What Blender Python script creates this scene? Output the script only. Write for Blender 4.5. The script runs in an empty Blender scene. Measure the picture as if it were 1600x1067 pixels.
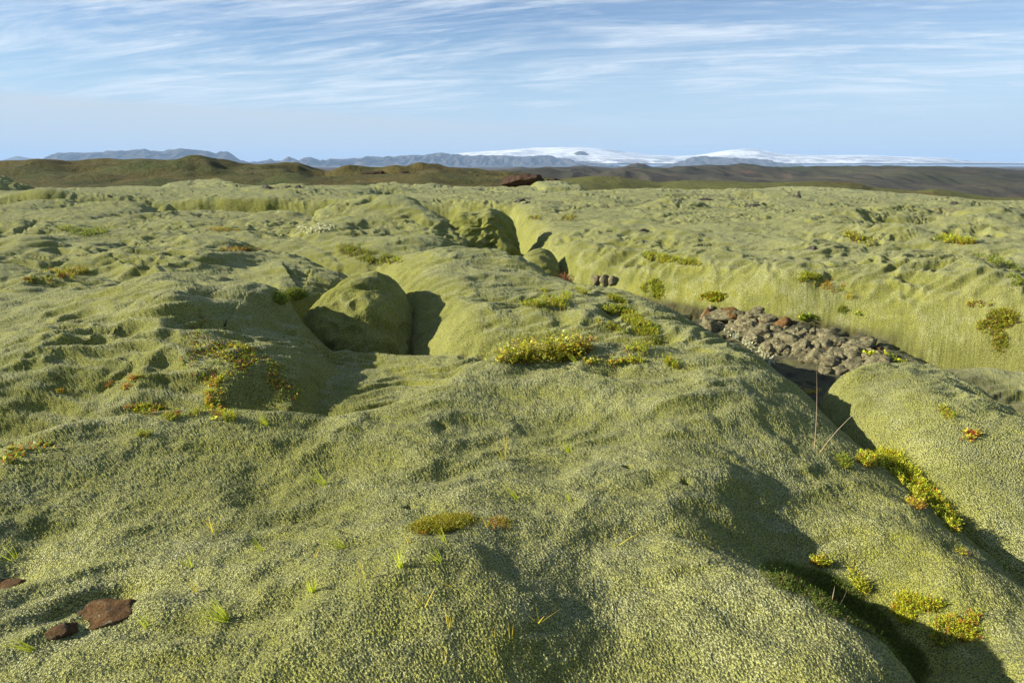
import bpy, bmesh, math, random
import numpy as np
from mathutils import Vector
R_ = math.radians
Q = 1.0
rng = np.random.default_rng(7)
random.seed(7)
scene = bpy.context.scene
COL = scene.collection

# ---------------------------------------------------------------- camera, sky, sun, exposure
F = 1600 * 24.0 / 36.0
PITCH = math.atan((533.5 - 260.0) / F)
ZC = 1.6
cam_d = bpy.data.cameras.new("camera")
cam_d.sensor_width = 36; cam_d.lens = 24.0
cam_d.clip_start = 0.05; cam_d.clip_end = 200000
cam = bpy.data.objects.new("camera", cam_d); COL.objects.link(cam)
cam.location = (0, 0, ZC); cam.rotation_euler = (math.pi / 2 - PITCH, 0, 0)
scene.camera = cam

SUN_EL, SUN_AZ = R_(22), R_(-94)          # azimuth from +Y, clockwise positive (towards +X)
sv = Vector((math.sin(SUN_AZ) * math.cos(SUN_EL), math.cos(SUN_AZ) * math.cos(SUN_EL), math.sin(SUN_EL)))
sd_ = bpy.data.lights.new("sun", 'SUN'); sd_.energy = 4.6; sd_.angle = R_(0.53); sd_.color = (1.0, 0.91, 0.73)
sun = bpy.data.objects.new("sun", sd_); COL.objects.link(sun)
sun.rotation_euler = sv.to_track_quat('Z', 'Y').to_euler()

world = bpy.data.worlds.new("World"); scene.world = world; world.use_nodes = True
class NT:
    def __init__(s, tree): s.t = tree
    def n(s, typ, **kw):
        nd = s.t.nodes.new(typ)
        for k, v in kw.items():
            if k.startswith('i_'):
                nd.inputs[int(k[2:])].default_value = v
            else:
                setattr(nd, k, v)
        return nd
    def l(s, a, b): s.t.links.new(a, b)
    def math(s, op, a, b=None, c=None, clamp=False):
        nd = s.t.nodes.new('ShaderNodeMath'); nd.operation = op; nd.use_clamp = clamp
        for i, x in enumerate((a, b, c)):
            if x is None: continue
            if isinstance(x, (int, float)): nd.inputs[i].default_value = x
            else: s.l(x, nd.inputs[i])
        return nd.outputs[0]
    def mix(s, f, a, b, typ='MIX'):
        nd = s.t.nodes.new('ShaderNodeMix'); nd.data_type = 'RGBA'; nd.blend_type = typ
        for sock, x in ((nd.inputs[0], f), (nd.inputs[6], a), (nd.inputs[7], b)):
            if isinstance(x, (int, float)): sock.default_value = x
            elif isinstance(x, tuple): sock.default_value = (*x, 1) if len(x) == 3 else x
            else: s.l(x, sock)
        return nd.outputs[2]
    def ramp(s, x, lo, hi, smooth=True):
        nd = s.t.nodes.new('ShaderNodeMapRange'); nd.interpolation_type = 'SMOOTHSTEP' if smooth else 'LINEAR'
        s.l(x, nd.inputs[0]); nd.inputs[1].default_value = lo; nd.inputs[2].default_value = hi
        return nd.outputs[0]
    def noise(s, vec, scale, detail=4, rough=0.55, dist=0.0, ofs=None):
        if ofs is not None:
            m = s.t.nodes.new('ShaderNodeVectorMath'); m.operation = 'ADD'; s.l(vec, m.inputs[0]); m.inputs[1].default_value = ofs; vec = m.outputs[0]
        nd = s.t.nodes.new('ShaderNodeTexNoise'); s.l(vec, nd.inputs['Vector'])
        nd.inputs['Scale'].default_value = scale; nd.inputs['Detail'].default_value = detail
        nd.inputs['Roughness'].default_value = rough; nd.inputs['Distortion'].default_value = dist
        return nd.outputs['Fac']
wt = world.node_tree; wt.nodes.clear(); W = NT(wt)
sky = W.n('ShaderNodeTexSky'); sky.sky_type = 'NISHITA'; sky.sun_disc = False
sky.sun_elevation = SUN_EL; sky.sun_rotation = SUN_AZ; sky.altitude = 300; sky.air_density = 1.0; sky.dust_density = 0.35; sky.ozone_density = 2.2
tc = W.n('ShaderNodeTexCoord'); sep = W.n('ShaderNodeSeparateXYZ'); W.l(tc.outputs['Generated'], sep.inputs[0])
X, Y, Z = sep.outputs
zz = W.math('MAXIMUM', Z, 0.0)
den = W.math('ADD', zz, 0.10)
px = W.math('DIVIDE', X, den); py = W.math('DIVIDE', Y, den)
def comb(x, y, z=0.0):
    c = W.n('ShaderNodeCombineXYZ')
    for i, q in enumerate((x, y, z)):
        if isinstance(q, (int, float)): c.inputs[i].default_value = q
        else: W.l(q, c.inputs[i])
    return c.outputs[0]
# cirrus streaks running roughly left-right, gently tilted
sx = W.math('ADD', W.math('MULTIPLY', px, 0.55), W.math('MULTIPLY', py, 0.14))
sy = W.math('ADD', W.math('MULTIPLY', py, 1.5), W.math('MULTIPLY', px, 0.36))
pv = comb(sx, sy)
c1 = W.ramp(W.noise(pv, 1.5, 9, 0.66, 0.9, (3.1, 7.7, 0)), 0.40, 0.68)
c2 = W.ramp(W.noise(comb(px, py), 0.42, 3, 0.5, 0.3, (1.3, 4.0, 0)), 0.26, 0.52)
fib = W.ramp(W.noise(comb(W.math('MULTIPLY', sx, 1.4), W.math('MULTIPLY', sy, 3.2)), 3.0, 9, 0.74, 0.5), 0.38, 0.76)
cir = W.math('MULTIPLY', c2, W.math('ADD', W.math('MULTIPLY', c1, 0.75), W.math('MULTIPLY', fib, 0.45)), clamp=True)
cir = W.math('MULTIPLY', cir, 1.0, clamp=True)
# thin veil growing to the right
veil = W.math('MULTIPLY', W.ramp(X, -0.35, 0.55), W.math('ADD', W.math('MULTIPLY', fib, 0.36), 0.14))
cir = W.math('MAXIMUM', cir, veil)
cir = W.math('MULTIPLY', cir, W.ramp(Z, 0.03, 0.10))
skc = W.mix(1.0, sky.outputs[0], (0.86, 1.0, 1.10), 'MULTIPLY')
skc = W.mix(W.math('MULTIPLY', W.ramp(Z, 0.26, -0.02), 0.92), skc, (3.9, 5.3, 6.8))
skc = W.mix(W.ramp(Z, 0.05, 0.32), skc, W.mix(1.0, skc, (0.35, 0.54, 0.77), 'MULTIPLY'))
c_out = W.mix(W.math('MULTIPLY', cir, 0.85), skc, (6.8, 7.4, 8.0))
# low bank of grey-white stratus on the left, thinning to the right
wob = W.math('MULTIPLY', W.math('SUBTRACT', W.noise(comb(W.math('MULTIPLY', X, 3.0), W.math('MULTIPLY', Z, 9.0)), 1.3, 5, 0.6), 0.5), 0.02)
top = W.math('ADD', W.math('MULTIPLY', W.math('ADD', X, 0.6), -0.042), 0.088)
edge = W.math('SUBTRACT', W.math('ADD', top, wob), Z)
c_out = W.mix(W.math('MULTIPLY', W.ramp(Z, 0.11, -0.01), 0.85), c_out, (4.6, 5.5, 6.1))
bank = W.math('MULTIPLY', W.ramp(edge, 0.0, 0.012), W.ramp(X, 0.38, -0.15))
bank = W.math('MULTIPLY', bank, W.math('ADD', 0.62, W.math('MULTIPLY', W.ramp(edge, 0.03, 0.0), 0.25)))
c_out = W.mix(bank, c_out, (4.9, 5.4, 5.7))
bg = W.n('ShaderNodeBackground'); W.l(c_out, bg.inputs[0]); bg.inputs[1].default_value = 0.051
wo = W.n('ShaderNodeOutputWorld'); W.l(bg.outputs[0], wo.inputs[0])

vs = scene.view_settings
vs.view_transform = 'Standard'; vs.look = 'None'; vs.exposure = 1.38; vs.gamma = 1
scene.cycles.max_bounces = 5; scene.cycles.diffuse_bounces = 3; scene.cycles.volume_bounces = 0
scene.cycles.caustics_reflective = False; scene.cycles.caustics_refractive = False

# ---------------------------------------------------------------- geometry of the view: where things stand
cP, sP = math.cos(PITCH), math.sin(PITCH)
def kk(v): return math.tan(PITCH + math.atan((v - 533.5) / F))
def PT(u, v, Y):
    k = kk(v); return ((u - 800) / F * Y * (cP + k * sP), Y, ZC - Y * k)

# ---------------------------------------------------------------- noise
def _h(ix, iy, iz):
    h = (ix * 374761393 + iy * 668265263 + iz * 1274126177) & 0xffffffff
    h = ((h ^ (h >> 13)) * 1274126177) & 0xffffffff
    return ((h ^ (h >> 16)) & 0xffff) / 65535.0
def vnoise(x, y, z=None, s=1.0, seed=0):
    """gradient-free smooth value noise in -1..1"""
    if z is None: z = np.zeros_like(x)
    x = x * s + 31.7 * seed; y = y * s - 17.3 * seed; z = z * s + 5.1 * seed
    xi = np.floor(x); yi = np.floor(y); zi = np.floor(z)
    fx, fy, fz = x - xi, y - yi, z - zi
    xi = xi.astype(np.int64); yi = yi.astype(np.int64); zi = zi.astype(np.int64)
    q = lambda t: t * t * t * (t * (t * 6 - 15) + 10)
    wx, wy, wz = q(fx), q(fy), q(fz)
    def gr(dx, dy, dz):
        a = _h(xi + dx, yi + dy, zi + dz) * 6.2831853
        b = _h(xi + dx + 57, yi + dy + 113, zi + dz + 7) * 2 - 1
        r = np.sqrt(1 - b * b)
        return r * np.cos(a) * (fx - dx) + r * np.sin(a) * (fy - dy) + b * (fz - dz)
    l = lambda a, b, t: a + (b - a) * t
    x00 = l(gr(0,0,0), gr(1,0,0), wx); x10 = l(gr(0,1,0), gr(1,1,0), wx)
    x01 = l(gr(0,0,1), gr(1,0,1), wx); x11 = l(gr(0,1,1), gr(1,1,1), wx)
    return l(l(x00, x10, wy), l(x01, x11, wy), wz) * 1.5
def pillow(x, y, s, seed):
    """rounded cushions with creases where they meet, 0..1"""
    x = x * s; y = y * s; xi = np.floor(x).astype(np.int64); yi = np.floor(y).astype(np.int64); acc = np.zeros(x.shape)
    for i in (-1, 0, 1):
        for j in (-1, 0, 1):
            a = xi + i; b = yi + j; zz_ = np.full(a.shape, seed)
            px_ = a + .15 + .7 * _h(a, b, zz_); py_ = b + .15 + .7 * _h(a + 91, b + 7, zz_); hh = .65 + .35 * _h(a + 5, b + 55, zz_)
            q = np.maximum(1 - ((x - px_) ** 2 + (y - py_) ** 2) / 1.15, 0) * hh
            acc = smax(acc, np.sqrt(q + 1e-9), .08)
    return acc
def sstep(a, b, x):
    t = np.clip((x - a) / (b - a), 0, 1); return t * t * (3 - 2 * t)
def smax(a, b, k):
    h = np.maximum(k - np.abs(a - b), 0) / k
    return np.maximum(a, b) + h * h * k * 0.25

class TPS:
    def __init__(s, pts, smooth=0.002):
        P = np.array(pts, float); s.c = P[:, :2]; n = len(P)
        d = np.linalg.norm(s.c[:, None] - s.c[None], axis=2)
        K = np.where(d > 0, d * d * np.log(np.maximum(d, 1e-9)), 0) + np.eye(n) * smooth
        Q = np.c_[np.ones(n), s.c]
        A = np.block([[K, Q], [Q.T, np.zeros((3, 3))]])
        s.w = np.linalg.lstsq(A, np.r_[P[:, 2], 0, 0, 0], rcond=1e-6)[0]
    def __call__(s, x, y):
        o = s.w[-3] + s.w[-2] * x + s.w[-1] * y
        for (cx, cy), w in zip(s.c, s.w[:-3]):
            d2 = (x - cx) ** 2 + (y - cy) ** 2
            o = o + w * 0.5 * d2 * np.log(np.maximum(d2, 1e-12))
        return o
def sdf(poly, x, y):
    """signed distance, positive inside"""
    P = np.array(poly, float); n = len(P)
    d = np.full(x.shape, 1e18); ins = np.zeros(x.shape, bool)
    for i in range(n):
        ax, ay = P[i]; bx, by = P[(i + 1) % n]
        ex, ey = bx - ax, by - ay; wx, wy = x - ax, y - ay
        t = np.clip((wx * ex + wy * ey) / (ex * ex + ey * ey + 1e-12), 0, 1)
        d = np.minimum(d, (wx - t * ex) ** 2 + (wy - t * ey) ** 2)
        c = ((ay > y) != (by > y)) & (x < (bx - ax) * (y - ay) / (by - ay + 1e-12) + ax)
        ins ^= c
    d = np.sqrt(d); return np.where(ins, d, -d)
class Patch:
    def __init__(s, tops, poly, R, D, k=0.08, out=0.6, wob=0.06):
        s.T = TPS([PT(*p) if p[0] > 20 or p[0] < -20 or p[1] > 20 else p for p in tops])
        s.poly = [PT(*p)[:2] if len(p) == 3 else p for p in poly]
        s.R, s.D, s.k, s.out, s.wob = R, D, k, out, wob
        a = np.array(s.poly); s.lo = a.min(0) - R * 3 - .5; s.hi = a.max(0) + R * 3 + .5
    def apply(s, x, y, h):
        m = (x > s.lo[0]) & (x < s.hi[0]) & (y > s.lo[1]) & (y < s.hi[1])
        if not m.any(): return h
        xx, yy = x[m], y[m]
        sd = sdf(s.poly, xx, yy) + s.out * s.R
        sd = sd + s.wob * vnoise(xx, yy, s=1.1, seed=11) + s.wob * .2 * vnoise(xx, yy, s=2.0, seed=12)
        t = np.clip(1 - sd / s.R, 0, None)
        drop = np.where(t < 1, 1 - np.sqrt(np.maximum(1 - np.minimum(t, 1) ** 2.2, 0)), 1 + (t - 1) * 4 + np.maximum(t - 1, 0) ** 2 * 10)
        hi = s.T(xx, yy) - s.D * (drop - .09)
        hi = np.where(sd < -s.R * 2.5, -50, hi)
        h[m] = smax(h[m], hi, s.k)
        return h

# world-coordinate control points are written with a leading None-free (x, y, z) triple wrapped by Wp()
def Wp(x, y, z):
    v = 533.5 + F * math.tan(math.atan((ZC - z) / y) - PITCH)
    k = kk(v); u = 800 + x * F / (y * (cP + k * sP)); return (u, v, y)

patches = []
# F: the wide mossy plateau beyond the crevice
patches.append(Patch(
    [(900,388,13.8),(1000,397,12.8),(1100,411,11.4),(1250,420,10.5),(1400,432,9.75),(1600,434,9.6),(2000,434,9.6),
     (1200,350,20.6),(1500,352,20.6),(1000,332,25.5),(1300,317,37),(1600,323,34),(2000,328,32),(800,311,40),(400,317,32.5),(400,306,42),(600,318,31),(100,303,46),(-300,303,46),
     (1100,303,56),(700,299,58),(900,303,58),(400,297,60),(100,296,60),(1600,329,48),(1450,313,55),(1250,301,58),(-300,296,60),(2000,326,46),(1700,324,56),(1600,324,62),(1450,316,62),(1300,304,62),(1900,330,62),(1200,303,62)],
    [(-900,345,31),(-300,345,31),(240,346,30.6),(450,353,30),(630,357,28.5),(700,352,28.3),(790,348,27),(820,368,19),(832,400,15.6),(868,440,13.2),(950,456,12.1),
     (1050,476,11.0),(1150,500,10.2),(1280,530,9.55),(1400,556,8.95),(1500,580,8.45),(1620,600,7.95),(2000,660,7.6),(2600,660,9),(90,60),(40,80),(-60,80)],
    1.0, 1.10, k=0.05, out=0.06, wob=0.07))
# L: undulating ground between the left mound and the plateau
patches.append(Patch(
    [(0,378,16.2),(200,378,16.2),(400,380,16.2),(100,355,20.5),(300,356,20.5),(450,375,17),(250,342,26),(100,335,28.5),
     (-300,380,15.5),(-300,340,26),(500,372,17.6),(400,350,22)],
    [(-900,400,15.3),(0,400,15.3),(260,395,15.3),(400,400,14.2),(480,400,13.3),(530,400,13),(540,372,19),(430,352,25),(330,345,28),(100,336,29),(-900,336,29)],
    1.0, 0.55, k=0.12, out=0.3, wob=0.25))
# K: mound in the middle left
patches.append(Patch(
    [(480,372,15.6),(540,350,16.2),(600,338,16.8),(650,347,16.2),(700,376,15.0),(560,385,14.2),(650,390,14.0),(500,385,14.6),(600,365,15.4),(600,405,13.4)],
    [(455,375,16.2),(500,362,17.6),(580,350,18.2),(650,358,17.6),(700,378,16.2),(735,398,14.6),(700,420,12.6),(600,425,11.9),(520,410,12.8),(460,390,14.4)],
    1.0, 0.75, k=0.06, out=.25))
# J: broad mound left of the centre
patches.append(Patch(
    [(0,392,12.8),(120,390,12.6),(250,384,12.6),(400,398,11.9),(480,410,11.3),(540,432,10.4),(300,430,10.4),(430,448,9.9),(300,447,9.9),(100,438,10.0),(430,462,9.5),(0,432,10.3)],
    [(-400,385,13.6),(0,385,13.6),(120,383,13.4),(260,378,13.5),(400,391,12.7),(480,404,12.0),(545,426,11.0),(575,446,10.2),(520,455,9.4),(430,465,9.0),(300,452,9.3),(0,450,9.6),(-400,450,9.6)],
    0.95, 0.70, k=0.05, out=.22))
# C: big mound on the left
patches.append(Patch(
    [(0,448,8.2),(200,447,8.0),(330,460,7.5),(430,485,6.9),(490,515,6.3),(512,550,5.85),(0,540,6.05),(100,520,6.4),(300,520,6.3),(200,600,5.1),(50,600,5.1),
     (0,690,4.62),(100,680,4.70),(250,660,4.86),(350,600,5.17),(420,560,5.65),(400,655,4.98),(480,645,5.0),(500,667,5.0),(-400,540,6),(-400,448,8.2),(-400,690,4.4)],
    [(-900,438,8.9),(0,436,8.9),(200,438,8.6),(330,452,8.0),(440,477,7.3),(500,509,6.65),(530,550,6.1),(520,600,5.4),(525,650,4.9),(545,690,4.4),(300,730,3.8),(0,800,3.2),(-500,800,3.2),(-1500,600,5)],
    1.0, 0.75, k=0.05, out=.2))
# G: saddle behind the foreground mound
patches.append(Patch(
    [(520,546,6.6),(600,551,6.5),(700,559,6.2),(760,577,5.75),(640,590,5.75),(700,590,5.6),(620,630,5.25),(560,600,5.65),(540,640,5.2),(560,668,4.95),(640,640,5.1)],
    [(480,542,6.8),(620,545,6.75),(720,555,6.4),(795,577,5.8),(780,620,4.7),(620,700,4.2),(520,700,4.3),(440,600,5.5)],
    0.6, 0.5, k=0.06, out=.3))
# B: long centre mound behind the foreground
patches.append(Patch(
    [(640,410,10.1),(700,404,10.0),(780,405,9.9),(870,442,8.7),(960,462,8.0),(1060,499,7.1),(1150,542,6.3),(1210,577,5.7),(1265,627,4.95),
     (700,450,8.1),(800,450,8.2),(900,480,7.1),(1000,520,6.35),(1100,560,5.75),(700,520,6.6),(780,535,6.35),(900,535,6.2),(1050,565,5.7),(660,545,6.7),(850,555,6.1)],
    [(600,408,10.9),(690,398,10.9),(790,399,10.8),(870,434,9.5),(960,455,8.6),(1060,491,7.6),(1150,532,6.8),(1220,568,6.05),(1285,616,5.25),(1300,670,4.5),
     (1100,610,4.9),(900,600,5.0),(800,575,5.5),(720,562,6.0),(655,556,6.35),(640,480,7.9)],
    1.0, 0.75, k=0.05, out=.22))
# S: low ground to the far right
patches.append(Patch(
    [(1480,602,7.2),(1600,602,7.2),(1800,605,7.2),(1600,660,6.05),(1550,640,6.4),(1800,680,5.8)],
    [(1420,596,7.6),(1520,596,7.7),(1650,602,7.6),(1900,620,7.6),(2000,700,5.4),(1600,760,4.6),(1450,640,6.0)],
    0.4, 0.35, k=0.1))
# A: the foreground mound the camera stands over
patches.append(Patch(
    [(0,754,3.05),(-300,762,3.05),(100,720,3.28),(200,700,3.47),(400,684,3.66),(560,681,3.8),(650,642,4.12),(760,598,4.55),(900,575,4.85),(1050,592,4.65),(1150,600,4.5),(1240,640,4.24),(1290,705,3.79),
     (1340,742,3.54),(1450,842,2.85),(1500,852,2.82),(1570,952,2.39),(1500,950,2.42),(1225,760,3.33),(1225,700,3.72),(1225,830,2.98),(1150,820,2.86),(1075,720,3.45),(1000,740,3.3),(1150,700,3.74),(1075,800,2.88),(200,800,2.9),(500,760,3.25),(800,700,3.72),(1000,700,3.68),(1150,760,3.17),(1300,850,2.91),(900,640,4.3),(1000,780,3.0),(700,780,3.02),
     (200,900,2.40),(600,900,2.24),(850,930,2.25),(1150,875,2.60),(1250,890,2.75),(1300,905,2.74),(1350,940,2.64),(1400,980,2.49),(1440,1020,2.33),(1480,1060,2.20),(1600,1060,2.0),(900,1000,2.01),(0,1000,2.01),(400,1000,1.94),(800,1060,1.82),(1100,1060,2.1),(1800,1060,2.0),
     (400,850,2.62),(-300,950,2.2), Wp(0,.8,0.0), Wp(-1.5,.8,0.0), Wp(2,.8,-.30)],
    [(-900,800,3.2),(-200,785,3.3),(0,750,3.5),(100,718,3.75),(200,697,3.93),(300,686,4.05),(420,681,4.12),(520,679,4.2),(580,674,4.28),(650,635,4.6),(700,607,4.9),(760,590,5.13),(850,573,5.35),(900,568,5.45),(960,577,5.33),(1050,584,5.25),(1150,592,5.1),(1250,625,4.75),
     (1310,688,4.28),(1365,728,4.0),(1450,790,3.5),(1535,852,3.08),(1640,938,2.62),(1800,1060,2.15),(3.0,.2),(3.0,-4),(-6,-4),(-6,2)],
    0.60, 0.55, k=0.05, out=0.26, wob=0.03))
# A2: the near swell at the lower right of the foreground
patches.append(Patch(
    [(960,880,2.42),(1010,866,2.45),(1050,868,2.40),(1150,884,2.29),(1260,926,2.10),(1340,974,1.93),(1400,1034,1.76),(1000,1000,2.01),(850,905,2.46),(750,930,2.40),(1150,1000,1.97),(1000,920,2.29),Wp(.6,1.0,0.02),Wp(0,1.0,-.1),(800,1000,2.14),(700,1000,2.16)],
    [(900,848,2.7),(1050,867,2.66),(1155,890,2.49),(1268,935,2.31),(1348,984,2.13),(1418,1045,1.93),(1480,1140,1.66),(1.4,.4),(-.6,.4),(600,1060,1.9),(640,950,2.2),(760,880,2.5)],
    0.50, 0.60, k=0.06, out=0.15, wob=0.015))

def floor_h(x, y):
    h = -0.80 + 0.10 * vnoise(x, y, s=0.5, seed=3) + 0.05 * vnoise(x, y, s=1.6, seed=4)
    h = h - 0.30 * sstep(3.5, 7.5, y) * sstep(0.5, 2, x) * sstep(16, 10, y)
    s = sstep(1.5, 2.6, x) * sstep(5.9, 5.0, x)          # rubble slope climbing to the plateau
    yy = y + (x - 3.4) * 0.36
    h = h + s * 0.40 * sstep(7.6, 10.0, yy)
    return np.where(y > 50, h + 0.3, h) - 3.2 * sstep(40, 56, y) * sstep(4, 20, x)
holes = [(PT(178,948,2.22), .12, .055), (PT(98,974,2.12), .09, .045), (PT(14,908,2.36), .12, .05), (PT(880,590,4.9), .10, .05), (PT(980,755,3.3), .022, .05), (PT(1070,785,3.1), .02, .05),
         (PT(690,680,3.85), .05, .03), (PT(640,815,2.88), .02, .04), (PT(820,600,4.8), .10, .04), (PT(965,605,4.75),.09,.05)]
def cr_(P, n=6):
    """smooth curve through the points"""
    Q = np.vstack([2 * P[0] - P[1], P, 2 * P[-1] - P[-2]]); out = []
    for i in range(1, len(Q) - 2):
        for t in np.arange(n) / n:
            a, b, c, d = Q[i - 1], Q[i], Q[i + 1], Q[i + 2]
            out.append(.5 * (2 * b + (c - a) * t + (2 * a - 5 * b + 4 * c - d) * t * t + (3 * b - a - 3 * c + d) * t ** 3))
    return np.array(out + [P[-1]])
class Ridge:
    """a swell of the moss: gentle on the near side, dropping off quickly on the far side"""
    def __init__(s, A, pts, P):
        s.A = A; s.Lf = 2.1 * A + 0.14; s.Ln = 4.5 * A + 0.30; s.P = cr_(np.array(P))
        seg = np.linalg.norm(np.diff(s.P, axis=0), axis=1); s.cum = np.r_[0, np.cumsum(seg)]; s.seg = seg
        m = s.Ln * 2.4; s.lo = s.P.min(0) - m; s.hi = s.P.max(0) + m
    def apply(s, x, y, h):
        m = (x > s.lo[0]) & (x < s.hi[0]) & (y > s.lo[1]) & (y < s.hi[1])
        if not m.any(): return h
        X0, Y0 = x[m], y[m]; D = []; L = s.cum[-1]
        for i in range(len(s.seg)):
            a = s.P[i]; e = s.P[i + 1] - a; t = ((X0 - a[0]) * e[0] + (Y0 - a[1]) * e[1]) / (e @ e); tc = np.clip(t, 0, 1)
            dx = X0 - a[0] - tc * e[0]; dy = Y0 - a[1] - tc * e[1]; D.append((np.hypot(dx, dy), np.sign(e[0] * dy - e[1] * dx), s.cum[i] + tc * s.seg[i]))
        dm = np.min([q[0] for q in D], axis=0); num = 0; den = 0; tau = .05 + .12 * dm
        for d, sg, al in D:
            w = np.exp(-(d - dm) / tau); tp = np.clip(np.minimum(al, L - al) / (.28 * L), 0, 1); tp = tp * tp * (3 - 2 * tp); sd_ = d * sg
            f = np.where(sd_ > 0, np.exp(-(sd_ / s.Lf) ** 2), np.exp(-np.abs(sd_ / s.Ln) ** 1.6))
            f = f - .25 * np.exp(-((sd_ - 2.4 * s.Lf) / (1.3 * s.Lf)) ** 2) * sstep(0, .05, sd_)
            num = num + w * f * tp; den = den + w
        tp = 1; f = num / den
        h[m] += s.A * tp * f * (1 + .3 * vnoise(X0, Y0, s=1.3, seed=91))
        return h
ridges = []
def H(x, y, detail=True):
    x = np.asarray(x, float); y = np.asarray(y, float)
    h = floor_h(x, y)
    wx = x + 0.10 * vnoise(x, y, s=0.7, seed=21); wy = y + 0.10 * vnoise(x, y, s=0.7, seed=22)
    for p in patches: h = p.apply(wx, wy, h)
    for p in ridges: h = p.apply(wx, wy, h)
    if not detail: return h
    r = np.sqrt(x * x + y * y)
    return h + detail_h(x, y, h, r, h)
def detail_h(x, y, z, r, h=None, nz=1.0):
    """cushion undulations of the moss carpet"""
    wx = x + 0.16 * vnoise(x, y, z, s=1.6, seed=31); wy = y + 0.16 * vnoise(x, y, z, s=1.6, seed=32)
    o = (0.065 + .05 * sstep(4, 7, r)) * vnoise(wx * .8, wy, z, s=0.75, seed=33)
    ax = wx * 0.62 + wy * 0.30; ay = wy * 1.12 - wx * 0.32        # wrinkles run obliquely
    soft = lambda n, e: np.sqrt(n * n + e * e)
    b1 = soft(vnoise(ax, ay, z, s=1.25, seed=34), .10)
    n2 = vnoise(ax * .9, ay * 1.15, z, s=3.0, seed=35); n3 = vnoise(ax, ay * 1.25, z, s=5.6, seed=39)
    mid = sstep(3.8, 7.5, r); m2 = sstep(9, 16, r); md = .35 + .9 * sstep(-.25, .4, vnoise(x, y, z, s=.55, seed=36))
    global RG; RG = md * (.6 * np.exp(-(n2 / .2) ** 2) + .4 * np.exp(-(n3 / .2) ** 2)) * (.35 + .65 * mid)
    md = md * nz
    o = o + nz * (0.020 + 0.05 * mid) * np.minimum(b1, .45)
    o = o - (0.046 + .105 * mid + .03 * m2) * md * soft(n2, .22 - .10 * mid) - (0.012 + .062 * mid + .02 * m2) * md * soft(n3, .20 - .08 * mid)
    o = o + 0.014 * vnoise(wx, wy, z, s=3.4, seed=45) + 0.009 * vnoise(wx, wy, z, s=7.5, seed=37) + 0.004 * vnoise(x, y, z, s=19, seed=38)
    o = o + 0.004
    if h is not None:
        far = sstep(8, 20, r)
        ux = wx + 1.2 * vnoise(wx, wy, z, s=.25, seed=46); uy = wy + 1.2 * vnoise(wx, wy, z, s=.25, seed=47)
        f1 = pillow(ux * .55, uy * .8, .30, 5); f2 = vnoise(wx, wy * 0.8, z, s=0.17, seed=42)
        f3 = pillow(ux * .6, uy, .85, 9)
        o = o + nz * far * (0.62 * (f1 - .6) + 0.20 * f2 + 0.24 * (f3 - .6))
        o = o + sstep(20, 45, r) * 0.22 * vnoise(x, y, z, s=0.07, seed=44)
        for (c, rad, dep) in holes:
            d2 = ((x - c[0]) ** 2 + (y - c[1]) ** 2) / (rad * rad)
            o = o - dep * np.exp(-d2 * 1.2)
    return o

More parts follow.
